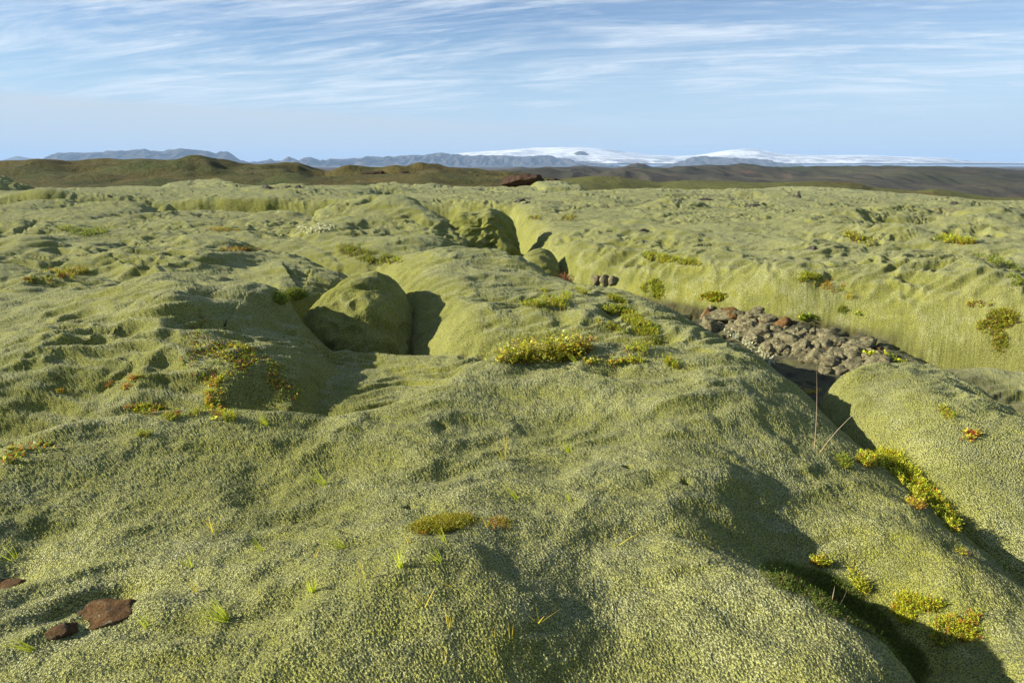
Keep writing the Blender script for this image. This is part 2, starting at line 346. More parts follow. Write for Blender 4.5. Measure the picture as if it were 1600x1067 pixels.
# crest lines of the smaller swells, read off the view and set down on the ground at their own distances
CR = [(.16,[(170,452),(240,446),(330,462),(420,484),(478,510),(508,548)]), (.08,[(0,534),(50,531),(105,542),(150,552)]), (.06,[(37,511),(82,490),(140,480),(190,469)]),
 (.10,[(140,470),(185,474),(215,480),(250,490),(282,512),(307,535)]), (.07,[(212,508),(275,515),(312,535),(350,556)]), (.11,[(135,430),(175,416),(225,411),(312,411),(370,411),(400,416)]),
 (.14,[(0,377),(50,367),(82,369),(140,377)]), (.18,[(225,358),(275,350),(330,346)]), (.14,[(370,352),(420,354),(470,360)]), (.06,[(110,396),(135,394),(162,403)]), (.20,[(120,326),(155,324),(190,338),(225,352)]),
 (.16,[(25,328),(75,324),(110,337)]), (.08,[(0,444),(50,442),(100,448)]), (.07,[(400,420),(440,428),(480,440)]), (.08,[(250,390),(300,388),(350,393),(390,398)]), (.08,[(0,404),(40,400),(90,402)]),
 (.06,[(700,486),(745,482),(800,490)]), (.08,[(800,494),(825,489),(875,497),(907,508),(960,529)]), (.10,[(985,493),(1025,503),(1100,534),(1150,560),(1205,590)]), (.05,[(640,450),(700,440),(760,446)]), (.05,[(720,430),(790,428),(850,440)]),
 (.06,[(800,608),(862,611),(925,616),(975,623),(1037,634),(1075,654),(1112,684),(1150,704)]), (.07,[(1062,592),(1112,612),(1162,634),(1205,668)]),
 (.06,[(590,850),(650,885),(700,915),(760,960),(820,1010),(880,1064)]), (.035,[(560,690),(620,676),(680,672),(740,662)]),
 (.14,[(905,374),(975,368),(1025,370),(1100,388)]), (.10,[(1200,389),(1240,386),(1262,392),(1320,399)]), (.22,[(1255,352),(1320,360),(1340,376),(1372,393)]), (.22,[(1372,400),(1390,388),(1440,379),(1475,371),(1512,368)]),
 (.28,[(1507,390),(1520,374),(1562,353),(1610,342)]), (.2,[(1325,365),(1350,355),(1375,357),(1385,367)]), (.2,[(1385,360),(1400,350),(1430,355)]), (.22,[(1420,371),(1437,358),(1487,347),(1512,355)]),
 (.10,[(1465,422),(1512,425),(1550,445),(1600,459)]), (.08,[(1285,424),(1340,414),(1400,404),(1475,391)]), (.07,[(1040,400),(1110,398),(1180,405)]), (.09,[(880,398),(940,394),(1000,400)]), (.07,[(1150,430),(1230,424),(1300,430)]),
 (.3,[(400,306),(475,309),(575,307),(675,306)]), (.45,[(547,293),(562,288),(650,291),(720,290)]), (.2,[(850,322),(900,318),(980,322)]), (.2,[(1000,340),(1060,336),(1120,341)]), (.25,[(1130,318),(1200,316),(1260,322)]),
 (.3,[(1380,318),(1440,314),(1500,320)]), (.12,[(470,385),(520,372),(560,366)]), (.1,[(560,398),(620,388),(680,392)]), (.08,[(250,342),(300,338),(330,342)]), (.3,[(240,300),(320,297),(400,301)]), (.25,[(700,306),(760,302),(820,306)])]
for A_, pts in CR:
    A_ = A_ * (1.45 if pts[0][1] < 460 and pts[-1][0] < 620 else 1.0)
    P_ = []
    for (u, v) in pts:
        k = kk(v); Yq = 0.9 * (60 / 0.9) ** np.linspace(0, 1, 420); Xq = (u - 800) / F * Yq * (cP + k * sP)
        g = H(Xq, Yq, False) - (ZC - Yq * k); i = int(np.argmax(g > 0)) if (g > 0).any() else 419
        P_.append((Xq[i], Yq[i]))
    ok = all(abs(P_[i + 1][1] - P_[i][1]) < 3.5 + .1 * P_[i][1] for i in range(len(P_) - 1))
    if ok: NEWR = globals().setdefault('NEWR', []); NEWR.append(Ridge(A_, pts, P_))
    else: print('ridge skipped', A_, pts)
ridges = NEWR

# ---------------------------------------------------------------- object helpers
def mesh_obj(name, verts, faces, mat, parent=None, smooth=True, loc=None):
    """faces: (n,3) or (n,4) int array; mat: material"""
    verts = np.asarray(verts, np.float32); faces = np.asarray(faces, np.int32)
    if loc is not None: verts = verts - np.asarray(loc, np.float32)
    me = bpy.data.meshes.new(name)
    me.vertices.add(len(verts)); me.vertices.foreach_set('co', verts.ravel())
    k = faces.shape[1]
    me.loops.add(faces.size); me.loops.foreach_set('vertex_index', faces.ravel())
    me.polygons.add(len(faces)); me.polygons.foreach_set('loop_start', np.arange(0, faces.size, k, dtype=np.int32))
    me.polygons.foreach_set('loop_total', np.full(len(faces), k, np.int32))
    me.update(calc_edges=True)
    if smooth: me.polygons.foreach_set('use_smooth', np.ones(len(faces), bool))
    me.materials.append(mat)
    o = bpy.data.objects.new(name, me); COL.objects.link(o)
    if loc is not None: o.location = loc
    if parent is not None: o.parent = parent; o.location = (0, 0, 0)
    return o
def tag(o, label=None, cat=None, group=None, kind=None):
    if label: o['label'] = label
    if cat: o['category'] = cat
    if group: o['group'] = group
    if kind: o['kind'] = kind
    return o
def empty(name, loc):
    e = bpy.data.objects.new(name, None); COL.objects.link(e); e.location = loc; e.empty_display_size = .1; return e
def grid_faces(nr, nc):
    i = np.arange((nr - 1) * (nc - 1)); r = i // (nc - 1); c = i % (nc - 1); a = r * nc + c
    return np.stack([a, a + 1, a + nc + 1, a + nc], 1)

# ---------------------------------------------------------------- materials
def new_mat(name):
    m = bpy.data.materials.new(name); m.use_nodes = True; m.node_tree.nodes.clear(); return m, NT(m.node_tree)
def principled(N, col, rough=0.9, normal=None, sheen=0.0, spec=0.2, trans=None):
    p = N.n('ShaderNodeBsdfPrincipled')
    if isinstance(col, tuple): p.inputs['Base Color'].default_value = (*col, 1)
    else: N.l(col, p.inputs['Base Color'])
    if isinstance(rough, (int, float)): p.inputs['Roughness'].default_value = rough
    else: N.l(rough, p.inputs['Roughness'])
    p.inputs['Specular IOR Level'].default_value = spec
    if sheen: p.inputs['Sheen Weight'].default_value = sheen; p.inputs['Sheen Roughness'].default_value = 0.55; p.inputs['Sheen Tint'].default_value = (0.95, 1, 0.85, 1)
    if normal is not None: N.l(normal, p.inputs['Normal'])
    o = N.n('ShaderNodeOutputMaterial'); N.l(p.outputs[0], o.inputs[0]); return p, o
def moss_material():
    m, N = new_mat('moss')
    pos = N.n('ShaderNodeNewGeometry').outputs['Position']
    # cushions of moss stems: grain of about a centimetre and a half
    nz = N.n('ShaderNodeTexNoise'); N.l(pos, nz.inputs['Vector']); nz.inputs['Scale'].default_value = 38; nz.inputs['Detail'].default_value = 2
    mixv = N.n('ShaderNodeMix'); mixv.data_type = 'VECTOR'; mixv.inputs[0].default_value = 0.012; N.l(pos, mixv.inputs[4]); N.l(nz.outputs['Color'], mixv.inputs[5])
    vo = N.n('ShaderNodeTexVoronoi'); vo.feature = 'SMOOTH_F1'; N.l(mixv.outputs[1], vo.inputs['Vector']); vo.inputs['Scale'].default_value = 140; vo.inputs['Smoothness'].default_value = 0.35
    g = N.ramp(vo.outputs['Distance'], 0.62, 0.08, False)
    fine = N.noise(pos, 240, 3, 0.65)
    grain = N.math('ADD', N.math('MULTIPLY', g, 0.75), N.math('MULTIPLY', fine, 0.45))
    # colour: yellow-green stems, pale grey hair tips with painted crest light, patches of greyer and browner moss
    big = N.noise(pos, 0.55, 4, 0.6); mid = N.noise(pos, 2.6, 5, 0.62, 0.4, (4, 9, 2)); sm = N.noise(pos, 9.0, 4, 0.6, 0.2, (7, 1, 3))
    green = N.mix(N.ramp(mid, 0.3, 0.7), (0.165, 0.182, 0.015), (0.292, 0.30, 0.030))
    green = N.mix(N.ramp(big, 0.35, 0.7), green, (0.27, 0.28, 0.06))
    pale = N.mix(N.ramp(sm, 0.35, 0.7), (0.55, 0.57, 0.30), (0.69, 0.70, 0.53))
    at = N.n('ShaderNodeAttribute'); at.attribute_name = 'tip_toplight'
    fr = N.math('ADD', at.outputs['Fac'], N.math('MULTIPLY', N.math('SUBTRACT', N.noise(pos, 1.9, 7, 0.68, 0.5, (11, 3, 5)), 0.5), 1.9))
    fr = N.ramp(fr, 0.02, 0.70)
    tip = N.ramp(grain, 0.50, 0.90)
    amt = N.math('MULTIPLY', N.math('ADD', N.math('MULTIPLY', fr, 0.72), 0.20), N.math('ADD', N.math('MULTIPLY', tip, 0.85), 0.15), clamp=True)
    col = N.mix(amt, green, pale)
    col = N.mix(N.ramp(grain, 0.46, 0.18), col, (0.065, 0.068, 0.024))
    brown = N.ramp(N.noise(pos, 3.1, 5, 0.7, 0.6, (21, 8, 1)), 0.66, 0.76)
    col = N.mix(N.math('MULTIPLY', brown, 0.55), col, (0.16, 0.125, 0.085))
    hp = N.math('MULTIPLY', N.ramp(N.noise(pos, 0.28, 6, 0.68, 0.8, (31, 4, 0)), 0.60, 0.70), 0.75)
    ds = N.n('ShaderNodeAttribute'); ds.attribute_name = 'heathy'
    col = N.mix(N.math('MULTIPLY', hp, ds.outputs['Fac']), col, N.mix(N.ramp(N.noise(pos, 3.0, 6, .7), .4, .6), (.10, .085, .025), (.17, .14, .04)))
    ab = N.n('ShaderNodeAttribute'); ab.attribute_name = 'bare'
    col = N.mix(ab.outputs['Fac'], col, N.mix(N.ramp(N.noise(pos, 6.0, 7, 0.7), .35, .65), (.035, .028, .018), (.085, .085, .03)))
    bump = N.n('ShaderNodeBump'); bump.inputs['Strength'].default_value = 0.85; bump.inputs['Distance'].default_value = 0.009
    midb = N.noise(pos, 22, 3, 0.6)
    N.l(N.math('ADD', grain, N.math('MULTIPLY', midb, 0.8)), bump.inputs['Height'])
    b2 = N.n('ShaderNodeBump'); b2.inputs['Distance'].default_value = 0.16; N.l(ds.outputs['Fac'], b2.inputs['Strength'])
    mp2 = N.n('ShaderNodeMapping'); N.l(pos, mp2.inputs[0]); mp2.inputs['Scale'].default_value = (.7, 1.2, 1)
    N.l(N.noise(mp2.outputs[0], 2.3, 6, 0.62, 0.5, (2, 7, 4)), b2.inputs['Height']); N.l(b2.outputs[0], bump.inputs['Normal'])
    p, o = principled(N, col, 0.95, bump.outputs[0], sheen=0.12, spec=0.05)
    dn = N.n('ShaderNodeDisplacement'); N.l(grain, dn.inputs['Height']); dn.inputs['Midlevel'].default_value = 0.5; dn.inputs['Scale'].default_value = 0.010
    N.l(dn.outputs[0], o.inputs['Displacement']); m.displacement_method = 'DISPLACEMENT'
    return m
MOSS = moss_material()
def noise_mat(name, cols, scale, rough=0.9, bump=0.5, bdist=0.05, bscale=None, detail=6, lo=0.3, hi=0.7, sheen=0, stretch=None):
    """cols: two or three colours mixed by noise"""
    m, N = new_mat(name); pos = N.n('ShaderNodeNewGeometry').outputs['Position']
    if stretch:
        mp = N.n('ShaderNodeMapping'); N.l(pos, mp.inputs[0]); mp.inputs['Scale'].default_value = stretch; pos = mp.outputs[0]
    f = N.ramp(N.noise(pos, scale, detail, 0.65, 0.3), lo, hi)
    c = N.mix(f, cols[0], cols[1])
    if len(cols) > 2: c = N.mix(N.ramp(N.noise(pos, scale * 0.37, detail, 0.65, 0.5, (5, 5, 5)), 0.5, 0.68), c, cols[2])
    if len(cols) > 3: c = N.mix(N.ramp(N.noise(pos, scale * 1.9, detail, 0.65, 0.5, (9, 2, 5)), 0.56, 0.68), c, cols[3])
    b = N.n('ShaderNodeBump'); b.inputs['Strength'].default_value = bump; b.inputs['Distance'].default_value = bdist
    N.l(N.noise(pos, bscale or scale * 3, 8, 0.7), b.inputs['Height'])
    principled(N, c, rough, b.outputs[0], sheen=sheen, spec=0.15); return m
def leaf_mat(name, col, jitter=0.5, rough=0.5):
    m, N = new_mat(name)
    at = N.n('ShaderNodeAttribute'); at.attribute_name = 'tone'
    p = N.n('ShaderNodeBsdfPrincipled'); N.l(at.outputs['Color'], p.inputs['Base Color']); p.inputs['Roughness'].default_value = rough; p.inputs['Specular IOR Level'].default_value = 0.3
    tr = N.n('ShaderNodeBsdfTranslucent'); N.l(at.outputs['Color'], tr.inputs[0])
    mx = N.n('ShaderNodeMixShader'); mx.inputs[0].default_value = 0.35; N.l(p.outputs[0], mx.inputs[1]); N.l(tr.outputs[0], mx.inputs[2])
    o = N.n('ShaderNodeOutputMaterial'); N.l(mx.outputs[0], o.inputs[0]); return m
LEAF = leaf_mat('leaf', (1, 1, 1))

# ---------------------------------------------------------------- ground: the moss carpet
def tip_toplight_attr(me, val, bare=None):
    if bare is not None:
        b = me.attributes.new('bare', 'FLOAT', 'POINT'); b.data.foreach_set('value', np.asarray(bare, np.float32))
    a = me.attributes.new('tip_toplight', 'FLOAT', 'POINT'); a.data.foreach_set('value', np.asarray(val, np.float32))
th = np.concatenate([np.linspace(-115, -43.5, 60), np.linspace(-43, 43, int(1350 * Q)), np.linspace(43.5, 115, 60)])
th = np.radians(th)
q = np.linspace(0, 1, int(1500 * Q)); a0, a1, e = 0.9, 66.0, 0.36
rr = (a0 ** -e + (a1 ** -e - a0 ** -e) * q) ** (-1 / e)
# crowd the rows of the mesh where the ground is steep, so that faces of banks are as finely meshed as the flats
ci = np.unique(np.r_[np.arange(0, len(th), 4), len(th) - 1]); r0 = (a0 ** -e + (a1 ** -e - a0 ** -e) * np.linspace(0, 1, 1100)) ** (-1 / e)
RA, TA = np.meshgrid(r0, th[ci], indexing='ij'); ha = H(RA * np.sin(TA), RA * np.cos(TA), False)
dm = 1.0 / 1099 + np.minimum(np.abs(np.diff(ha, axis=0)), .5) * 0.0050 * (6.0 / RA[:-1]) ** 0.9
cum = np.vstack([np.zeros(len(ci)), np.cumsum(dm, axis=0)]); cum /= cum[-1]
rc = np.stack([np.interp(q, cum[:, k], r0) for k in range(len(ci))], 1)
kern = np.array([.25, .5, .25]); rc[:, 1:-1] = .25 * rc[:, :-2] + .5 * rc[:, 1:-1] + .25 * rc[:, 2:]
idx = np.interp(np.arange(len(th)), ci, np.arange(len(ci))); lo_ = np.floor(idx).astype(int); hi2 = np.minimum(lo_ + 1, len(ci) - 1); fr_ = idx - lo_
RR = rc[:, lo_] * (1 - fr_) + rc[:, hi2] * fr_
RR = np.vstack([np.outer([0.05, .3, .6], np.ones(len(th))), RR]); TH = np.broadcast_to(th, RR.shape)
gx = (RR * np.sin(TH)).ravel(); gy = (RR * np.cos(TH)).ravel()
hb = H(gx, gy, False); rad = RR.ravel()
shape = RR.shape
B3 = np.stack([gx, gy, hb], 1).reshape(*shape, 3)
nrm = np.cross(np.gradient(B3, axis=1), np.gradient(B3, axis=0)); nrm /= np.linalg.norm(nrm, axis=-1, keepdims=True) + 1e-12
nrm = np.where(nrm[..., 2:] < 0, -nrm, nrm).reshape(-1, 3)
dh = detail_h(gx, gy, hb, rad, hb, .12 + .88 * sstep(.45, .9, nrm[:, 2]))
G = B3.reshape(-1, 3) + nrm * dh[:, None]
# frost holds pale hair tips plus rim and top light painted on crests
G3 = G.reshape(*shape, 3)
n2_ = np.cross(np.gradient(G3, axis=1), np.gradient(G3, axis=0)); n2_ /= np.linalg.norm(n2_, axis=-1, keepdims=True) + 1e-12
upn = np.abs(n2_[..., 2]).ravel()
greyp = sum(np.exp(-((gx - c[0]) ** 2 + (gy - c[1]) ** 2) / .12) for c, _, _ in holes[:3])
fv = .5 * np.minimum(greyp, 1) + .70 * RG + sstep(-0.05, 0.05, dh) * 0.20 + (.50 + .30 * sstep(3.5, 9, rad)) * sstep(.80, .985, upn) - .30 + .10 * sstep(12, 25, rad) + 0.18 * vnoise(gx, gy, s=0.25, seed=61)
ground = mesh_obj('ground', G, grid_faces(*shape)[:, ::-1], MOSS)
bare_v = sstep(-.50, -.64, hb + .05 * vnoise(gx, gy, s=2.2, seed=64)) * sstep(18, 12, rad) * sstep(.5, 1.4, gx) * sstep(5.6, 4.7, gx)
tip_toplight_attr(ground.data, fv, bare_v)
hv = ground.data.attributes.new('heathy', 'FLOAT', 'POINT'); hv.data.foreach_set('value', (sstep(11, 26, rad)).astype(np.float32))
tag(ground, 'moss covered lava field rolling away in soft green cushions', kind='structure')

def drop_ray(u, v, y0=0.9, y1=62.0):
    """where the line of sight through (u,v) meets the moss"""
    k = kk(v); n = 500
    Y = y0 * (y1 / y0) ** np.linspace(0, 1, n); X_ = (u - 800) / F * Y * (cP + k * sP); Z_ = ZC - Y * k
    g = H(X_, Y) - Z_
    i = np.argmax(g > 0)
    if not (g > 0).any(): i = n - 1
    if i == 0: i = 1
    t = -g[i - 1] / (g[i] - g[i - 1] + 1e-9); t = min(max(t, 0), 1)
    Yh = Y[i - 1] + (Y[i] - Y[i - 1]) * t
    return (u - 800) / F * Yh * (cP + k * sP), Yh, ZC - Yh * k

#@@MORE
# ---------------------------------------------------------------- moss-covered boulders and domes
def dome(name, outline, tops, D, n=2.6, res=(150, 90), over=0.10, amp=1.0, label=None, cat='boulder', group=None, mat=None, foot=0.35, seed=0, center=None):
    """outline: closed star-shaped polygon (x,y); tops: control points of the upper surface"""
    T = TPS(tops, 0.01); P = np.array(outline, float); C = P.mean(0) if center is None else np.array(center)
    a = np.arctan2(P[:, 1] - C[1], P[:, 0] - C[0]); o = np.argsort(a); a = a[o]; rr_ = np.linalg.norm(P[o] - C, axis=1)
    t = np.linspace(-math.pi, math.pi, res[0] + 1)
    aa = np.r_[a - 2 * math.pi, a, a + 2 * math.pi]; r3 = np.r_[rr_, rr_, rr_]
    fine = np.interp(np.linspace(-math.pi, math.pi, 721)[:-1], aa, r3)
    kern = np.hanning(61); kern /= kern.sum()
    fine = np.convolve(np.r_[fine[-60:], fine, fine[:60]], kern, 'same')[60:-60]
    rad_ = np.interp(t, np.linspace(-math.pi, math.pi, 721), np.r_[fine, fine[0]])
    nt = int(res[1] * .62); ph = np.r_[np.arcsin(np.linspace(0, .965, nt) ** (n / 2)), np.linspace(math.asin(.965 ** (n / 2)), R_(125), res[1] - nt + 1)[1:]]
    PH, TT = np.meshgrid(ph, t, indexing='ij'); RD = np.broadcast_to(rad_, PH.shape)
    up = PH < math.pi / 2
    rho = np.where(up, np.sin(PH) ** (2 / n), 1 - over * (1 - np.cos(np.clip(PH - math.pi / 2, 0, 9) * 2.2)) * 0.9)
    x = C[0] + RD * rho * np.cos(TT); y = C[1] + RD * rho * np.sin(TT)
    z = T(x, y) - D * np.where(up, 1 - np.maximum(np.cos(PH), 0) ** (2 / n), 1 + foot * np.sin(PH - math.pi / 2) / D)
    dx = lambda A: np.gradient(A, axis=0); dy = lambda A: np.gradient(A, axis=1)
    V = np.stack([x, y, z], -1)
    nr = np.cross(np.gradient(V, axis=0), np.gradient(V, axis=1)); nr /= np.linalg.norm(nr, axis=-1, keepdims=True) + 1e-9
    if nr[5, 5, 2] < 0: nr = -nr
    nr[:, 0] = nr[:, -1] = (nr[:, 0] + nr[:, -1]) / 2; nr[0] = (0, 0, 1)
    rad2 = np.hypot(x, y)
    d = amp * np.minimum(1, .4 + D) * detail_h(x, y, z * 1.0, rad2) + (0.03 if len(outline) > 12 else 1) * (0.07 + .05 * D) * vnoise(x, y, z, s=1.5, seed=70 + seed) - .025 * D * np.exp(-(vnoise(x, y, z, s=1.1, seed=77) / .14) ** 2)
    RGd = RG; d[:, -1] = d[:, 0]; d[0] = d[0].mean()
    V = V + nr * d[..., None]
    base = (float(C[0]), float(C[1]), float(V[..., 2].min()))
    o_ = mesh_obj(name, V.reshape(-1, 3), grid_faces(*PH.shape)[:, ::-1], mat or MOSS, loc=base)
    tip_toplight_attr(o_.data, (.6 * RGd + sstep(-.02, .05, d) * 0.20 + .75 * sstep(.78, .985, nr[..., 2]) - 0.32).ravel())  # pale tips, with top light painted on upward-facing parts of the dome
    tag(o_, label, cat, group); return o_
def xy(*pts): return [PT(*p)[:2] for p in pts]
DOMES = []
DOMES.append(dome('moss_mound', xy((1262,640,4.85),(1280,612,5.25),(1340,585,5.85),(1400,573,6.05),(1455,580,5.95),(1530,618,5.5),(1610,682,4.85),(1750,760,4.1),(2000,820,3.9),(2100,930,2.9),(1850,1040,2.15),(1640,950,2.42),(1500,832,3.0),(1420,775,3.42),(1345,716,3.95),(1285,690,4.35)),
    [PT(*p) for p in [(1400,540,5.45),(1340,560,5.15),(1500,597,4.85),(1600,662,4.2),(1450,640,4.3),(1600,812,3.15),(1500,722,3.65),(1750,770,3.5),(1800,930,2.7),(1290,604,4.9)]],
    0.90, 3.3, (900, 620), 0.10, 0.62, 'large smooth green moss dome rising on the right beyond the dark crevice', 'mound', center=PT(1480,720,4.2)[:2]))
DOMES.append(dome('moss_mound', xy((452,480,8.0),(490,462,8.35),(560,440,8.5),(615,440,8.3),(640,470,7.7),(638,500,7.3),(615,530,7.0),(560,545,6.85),(500,540,7.0),(462,510,7.4)),
    [(PT(585,420,7.7)[0], 7.7, .49), (PT(470,480,7.8)[0], 7.7, .04), (PT(530,480,7.6)[0], 7.6, .34), (PT(628,480,7.4)[0], 7.5, .47), (PT(570,480,7.4)[0], 7.05, .34), (PT(580,480,8.4)[0], 8.3, .40)],
    0.92, 2.3, (420, 260), 0.14, 0.9, 'round moss dome with a shaded overhanging right side left of the centre', 'mound'))
DOMES.append(dome('moss_boulder', xy((640,384,15.6),(672,362,16.7),(740,350,17.1),(795,355,16.8),(820,368,16.2),(822,385,15.6),(790,398,15.2),(740,400,15.2),(700,392,15.3)),
    [(PT(672,370,16)[0], 16, .10), (PT(705,370,16)[0], 16, .50), (PT(745,370,16)[0], 16.1, .66), (PT(785,370,16)[0], 16.1, .66), (PT(812,370,16)[0], 16, .42), (PT(760,370,15.4)[0], 15.4, .50)],
    1.15, 2.7, (260, 180), 0.12, 1.0, 'tall moss covered boulder standing alone above the crevice and casting a dark shadow', 'boulder'))
DOMES.append(dome('moss_boulder', xy((540,365,16.9),(570,350,17.6),(620,348,17.8),(655,356,17.3),(668,372,16.6),(640,385,16.0),(590,385,15.9)),
    [(PT(560,350,17)[0], 17, .22), (PT(600,350,17)[0], 17, .50), (PT(630,350,17)[0], 17, .44), (PT(655,350,17)[0], 17, .12)],
    0.85, 2.2, (200, 140), 0.05, 0.9, 'grey topped moss boulder humped on the mound left of the tall boulder', 'boulder'))
DOMES.append(dome('moss_boulder', xy((815,415,13.5),(840,408,13.9),(868,415,13.6),(876,432,13.1),(860,440,12.8),(825,435,12.9)),
    [(PT(825,415,13.3)[0], 13.3, .02), (PT(850,415,13.3)[0], 13.3, .05), (PT(868,415,13.3)[0], 13.3, -.08)],
    0.6, 2.3, (120, 90), 0.08, 0.5, 'small rounded moss boulder tucked into the crevice below the tall boulder', 'boulder'))
DOMES.append(dome('moss_boulder', xy((224,345,23.6),(240,334,24.4),(265,330,24.6),(288,336,24.1),(290,348,23.4),(255,350,23.0)),
    [(PT(235,330,24)[0], 24, .02), (PT(262,330,24)[0], 24, .33), (PT(280,330,24)[0], 24, .12)],
    0.8, 2.2, (110, 80), 0.05, 0.8, 'small peaked moss boulder with a dark right side in the left middle distance', 'boulder'))
DOMES.append(dome('moss_mound', xy((-160,310,40),(-60,300,43),(20,296,44),(70,300,43),(105,308,40.5),(60,316,38.5),(-60,318,38)),
    [(PT(-60,290,41)[0], 41, 1.1), (PT(0,290,41)[0], 41, 1.0), (PT(50,290,41)[0], 41, .6), (PT(85,290,41)[0], 41, .1)],
    1.3, 2.0, (140, 90), 0.0, 1.6, 'low dark green mound at the far left edge below the grassy hills', 'mound'))

# ---------------------------------------------------------------- the land beyond: hills, plain, mountains, ice cap
def ridge(name, sil, Yc, front, back, zf, mat, amp=0.0, ws=1.0, res=(400, 40), prof=1.0, seed=0, zb=None, label=None, round_=False, rugged=0.0):
    """a ridge whose skyline follows sil [(u,v)...] at distance Yc, sloping to zf in front and behind"""
    us = np.array([p[0] for p in sil], float); vsn = np.array([p[1] for p in sil], float)
    u = np.linspace(us[0], us[-1], res[0])
    v = np.interp(u, us, vsn)
    zc_ = ZC - Yc * np.tan(PITCH + np.arctan((v - 533.5) / F))
    t = np.r_[np.linspace(0, 1, res[1]), np.linspace(1.05, 2, 12)]
    TT, UU = np.meshgrid(t, u, indexing='ij')
    Yv = np.where(TT <= 1, Yc - front * (1 - TT), Yc + back * (TT - 1))
    x = (UU - 800) / F * Yv * 1.03
    up = np.where(TT <= 1, TT, 2 - TT)
    pr = np.sin(up * math.pi / 2) ** prof if round_ else up ** prof
    zbv = zf if zb is None else zb
    foot_z = np.where(TT <= 1, zf, zbv)
    z = foot_z + (zc_[None, :] - foot_z) * pr
    w = np.sin(np.clip(up, 0, 1) * math.pi) ** 0.7
    z = z + amp * w * (vnoise(x, Yv, s=1 / ws, seed=seed) + .5 * vnoise(x, Yv, s=2.1 / ws, seed=seed + 1) + .25 * vnoise(x, Yv, s=4.5 / ws, seed=seed + 2))
    if rugged:   # gullies running down the front
        g = np.abs(vnoise(x, Yv * 0.25, s=1 / (ws * .35), seed=seed + 5)) + .5 * np.abs(vnoise(x, Yv * .3, s=1 / (ws * .14), seed=seed + 6))
        z = z - rugged * w * (g - .2)
        z = z + rugged * .12 * np.sin(np.clip(up, 0, 1) * math.pi / 2) * vnoise(x, Yv, s=1 / (ws * .1), seed=seed + 9)
    V = np.stack([x, Yv, z], -1).reshape(-1, 3)
    o = mesh_obj(name, V, grid_faces(*TT.shape), mat)
    tag(o, label, kind='structure'); return o
M_HEATH = noise_mat('grassy_heath', [(0.075, 0.082, 0.024), (0.125, 0.098, 0.030), (0.062, 0.088, 0.022), (0.13, 0.12, 0.05)], 0.11, bump=1.0, bdist=1.6, bscale=0.7, detail=9)
M_OLIVE = noise_mat('olive_moss', [(0.125, 0.135, 0.04), (0.10, 0.105, 0.03), (0.11, 0.075, 0.022)], 0.07, bump=1.0, bdist=1.2, bscale=0.8, detail=8)
M_DARK = noise_mat('dark_moor', [(0.042, 0.042, 0.032), (0.062, 0.058, 0.042), (0.045, 0.055, 0.028), (0.095, 0.062, 0.045)], 0.004, bump=0.8, bdist=8, bscale=0.03, detail=8)
M_PLAIN = noise_mat('far_plain', [(0.06, 0.055, 0.05), (0.085, 0.075, 0.06)], 0.0006, bump=0.2, bdist=2, bscale=0.01, stretch=(1, .35, 1))
M_MOUNT = noise_mat('mountain_rock', [(0.045, 0.045, 0.045), (0.075, 0.07, 0.068), (0.04, 0.042, 0.036)], 0.0012, bump=0.8, bdist=60, bscale=0.006, detail=9)
def ice_mat():
    m, N = new_mat('ice_cap'); pos = N.n('ShaderNodeNewGeometry').outputs['Position']
    mp = N.n('ShaderNodeMapping'); N.l(pos, mp.inputs[0]); mp.inputs['Scale'].default_value = (1, .5, 5)
    c = N.mix(N.ramp(N.noise(mp.outputs[0], 0.00055, 8, 0.75, 0.6), 0.44, 0.62), (0.82, 0.85, 0.88), (0.34, 0.38, 0.45))
    z = N.n('ShaderNodeSeparateXYZ'); N.l(pos, z.inputs[0])
    c = N.mix(N.math('MULTIPLY', N.ramp(z.outputs[2], 650, 150), N.ramp(N.noise(mp.outputs[0], 0.0013, 6, 0.7, 0.5, (3, 3, 3)), 0.42, 0.6)), c, (0.17, 0.18, 0.20))
    principled(N, c, 0.6, spec=0.2); return m
M_ICE = ice_mat()

# grassy hills beyond the moss, left and centre
ridge('grassy_hills', [(-700,246),(-300,244),(-60,243),(0,241),(12,243),(30,250),(60,253),(110,254),(170,253),(230,255),(290,254),(305,252),(325,251),(345,254),(370,258),(420,259),(440,256),(465,254),(485,255),(505,262),(525,268),(560,268),(600,270),(640,268),(665,263),(692,261),(712,264),(735,268),(790,270),(830,276),(860,282),(900,290)],
      112, 46, 50, -0.6, M_HEATH, 1.5, 13, (700, 90), 0.8, 5, label='brown and green grassy hills along the left skyline', round_=True, zb=-25)
ridge('grassy_hills', [(-500,270),(0,268),(60,274),(130,272),(200,278),(300,276),(380,272),(450,276),(520,278),(600,276),(680,270),(740,277),(790,284),(850,290)],
      82, 22, 18, -0.7, M_HEATH, 0.5, 9, (600, 60), 0.8, 15, label='low heathy rise in front of the grassy hills', round_=True, zb=-.5)
ridge('olive_hills', [(700,290),(760,280),(800,276),(830,279),(870,280),(920,275),(960,277),(985,281),(1020,286),(1060,283),(1110,284),(1160,286),(1200,285),(1250,284),(1300,285),(1318,288),(1335,293),(1370,296),(1400,298),(1425,295),(1450,298),(1480,304),(1520,309),(1560,310),(1620,312),(1700,314),(2300,318)],
      98, 38, 40, -3.4, M_OLIVE, 0.55, 12, (600, 70), 0.9, 25, label='olive mossy hills closing off the plateau on the right', round_=True, zb=-25)
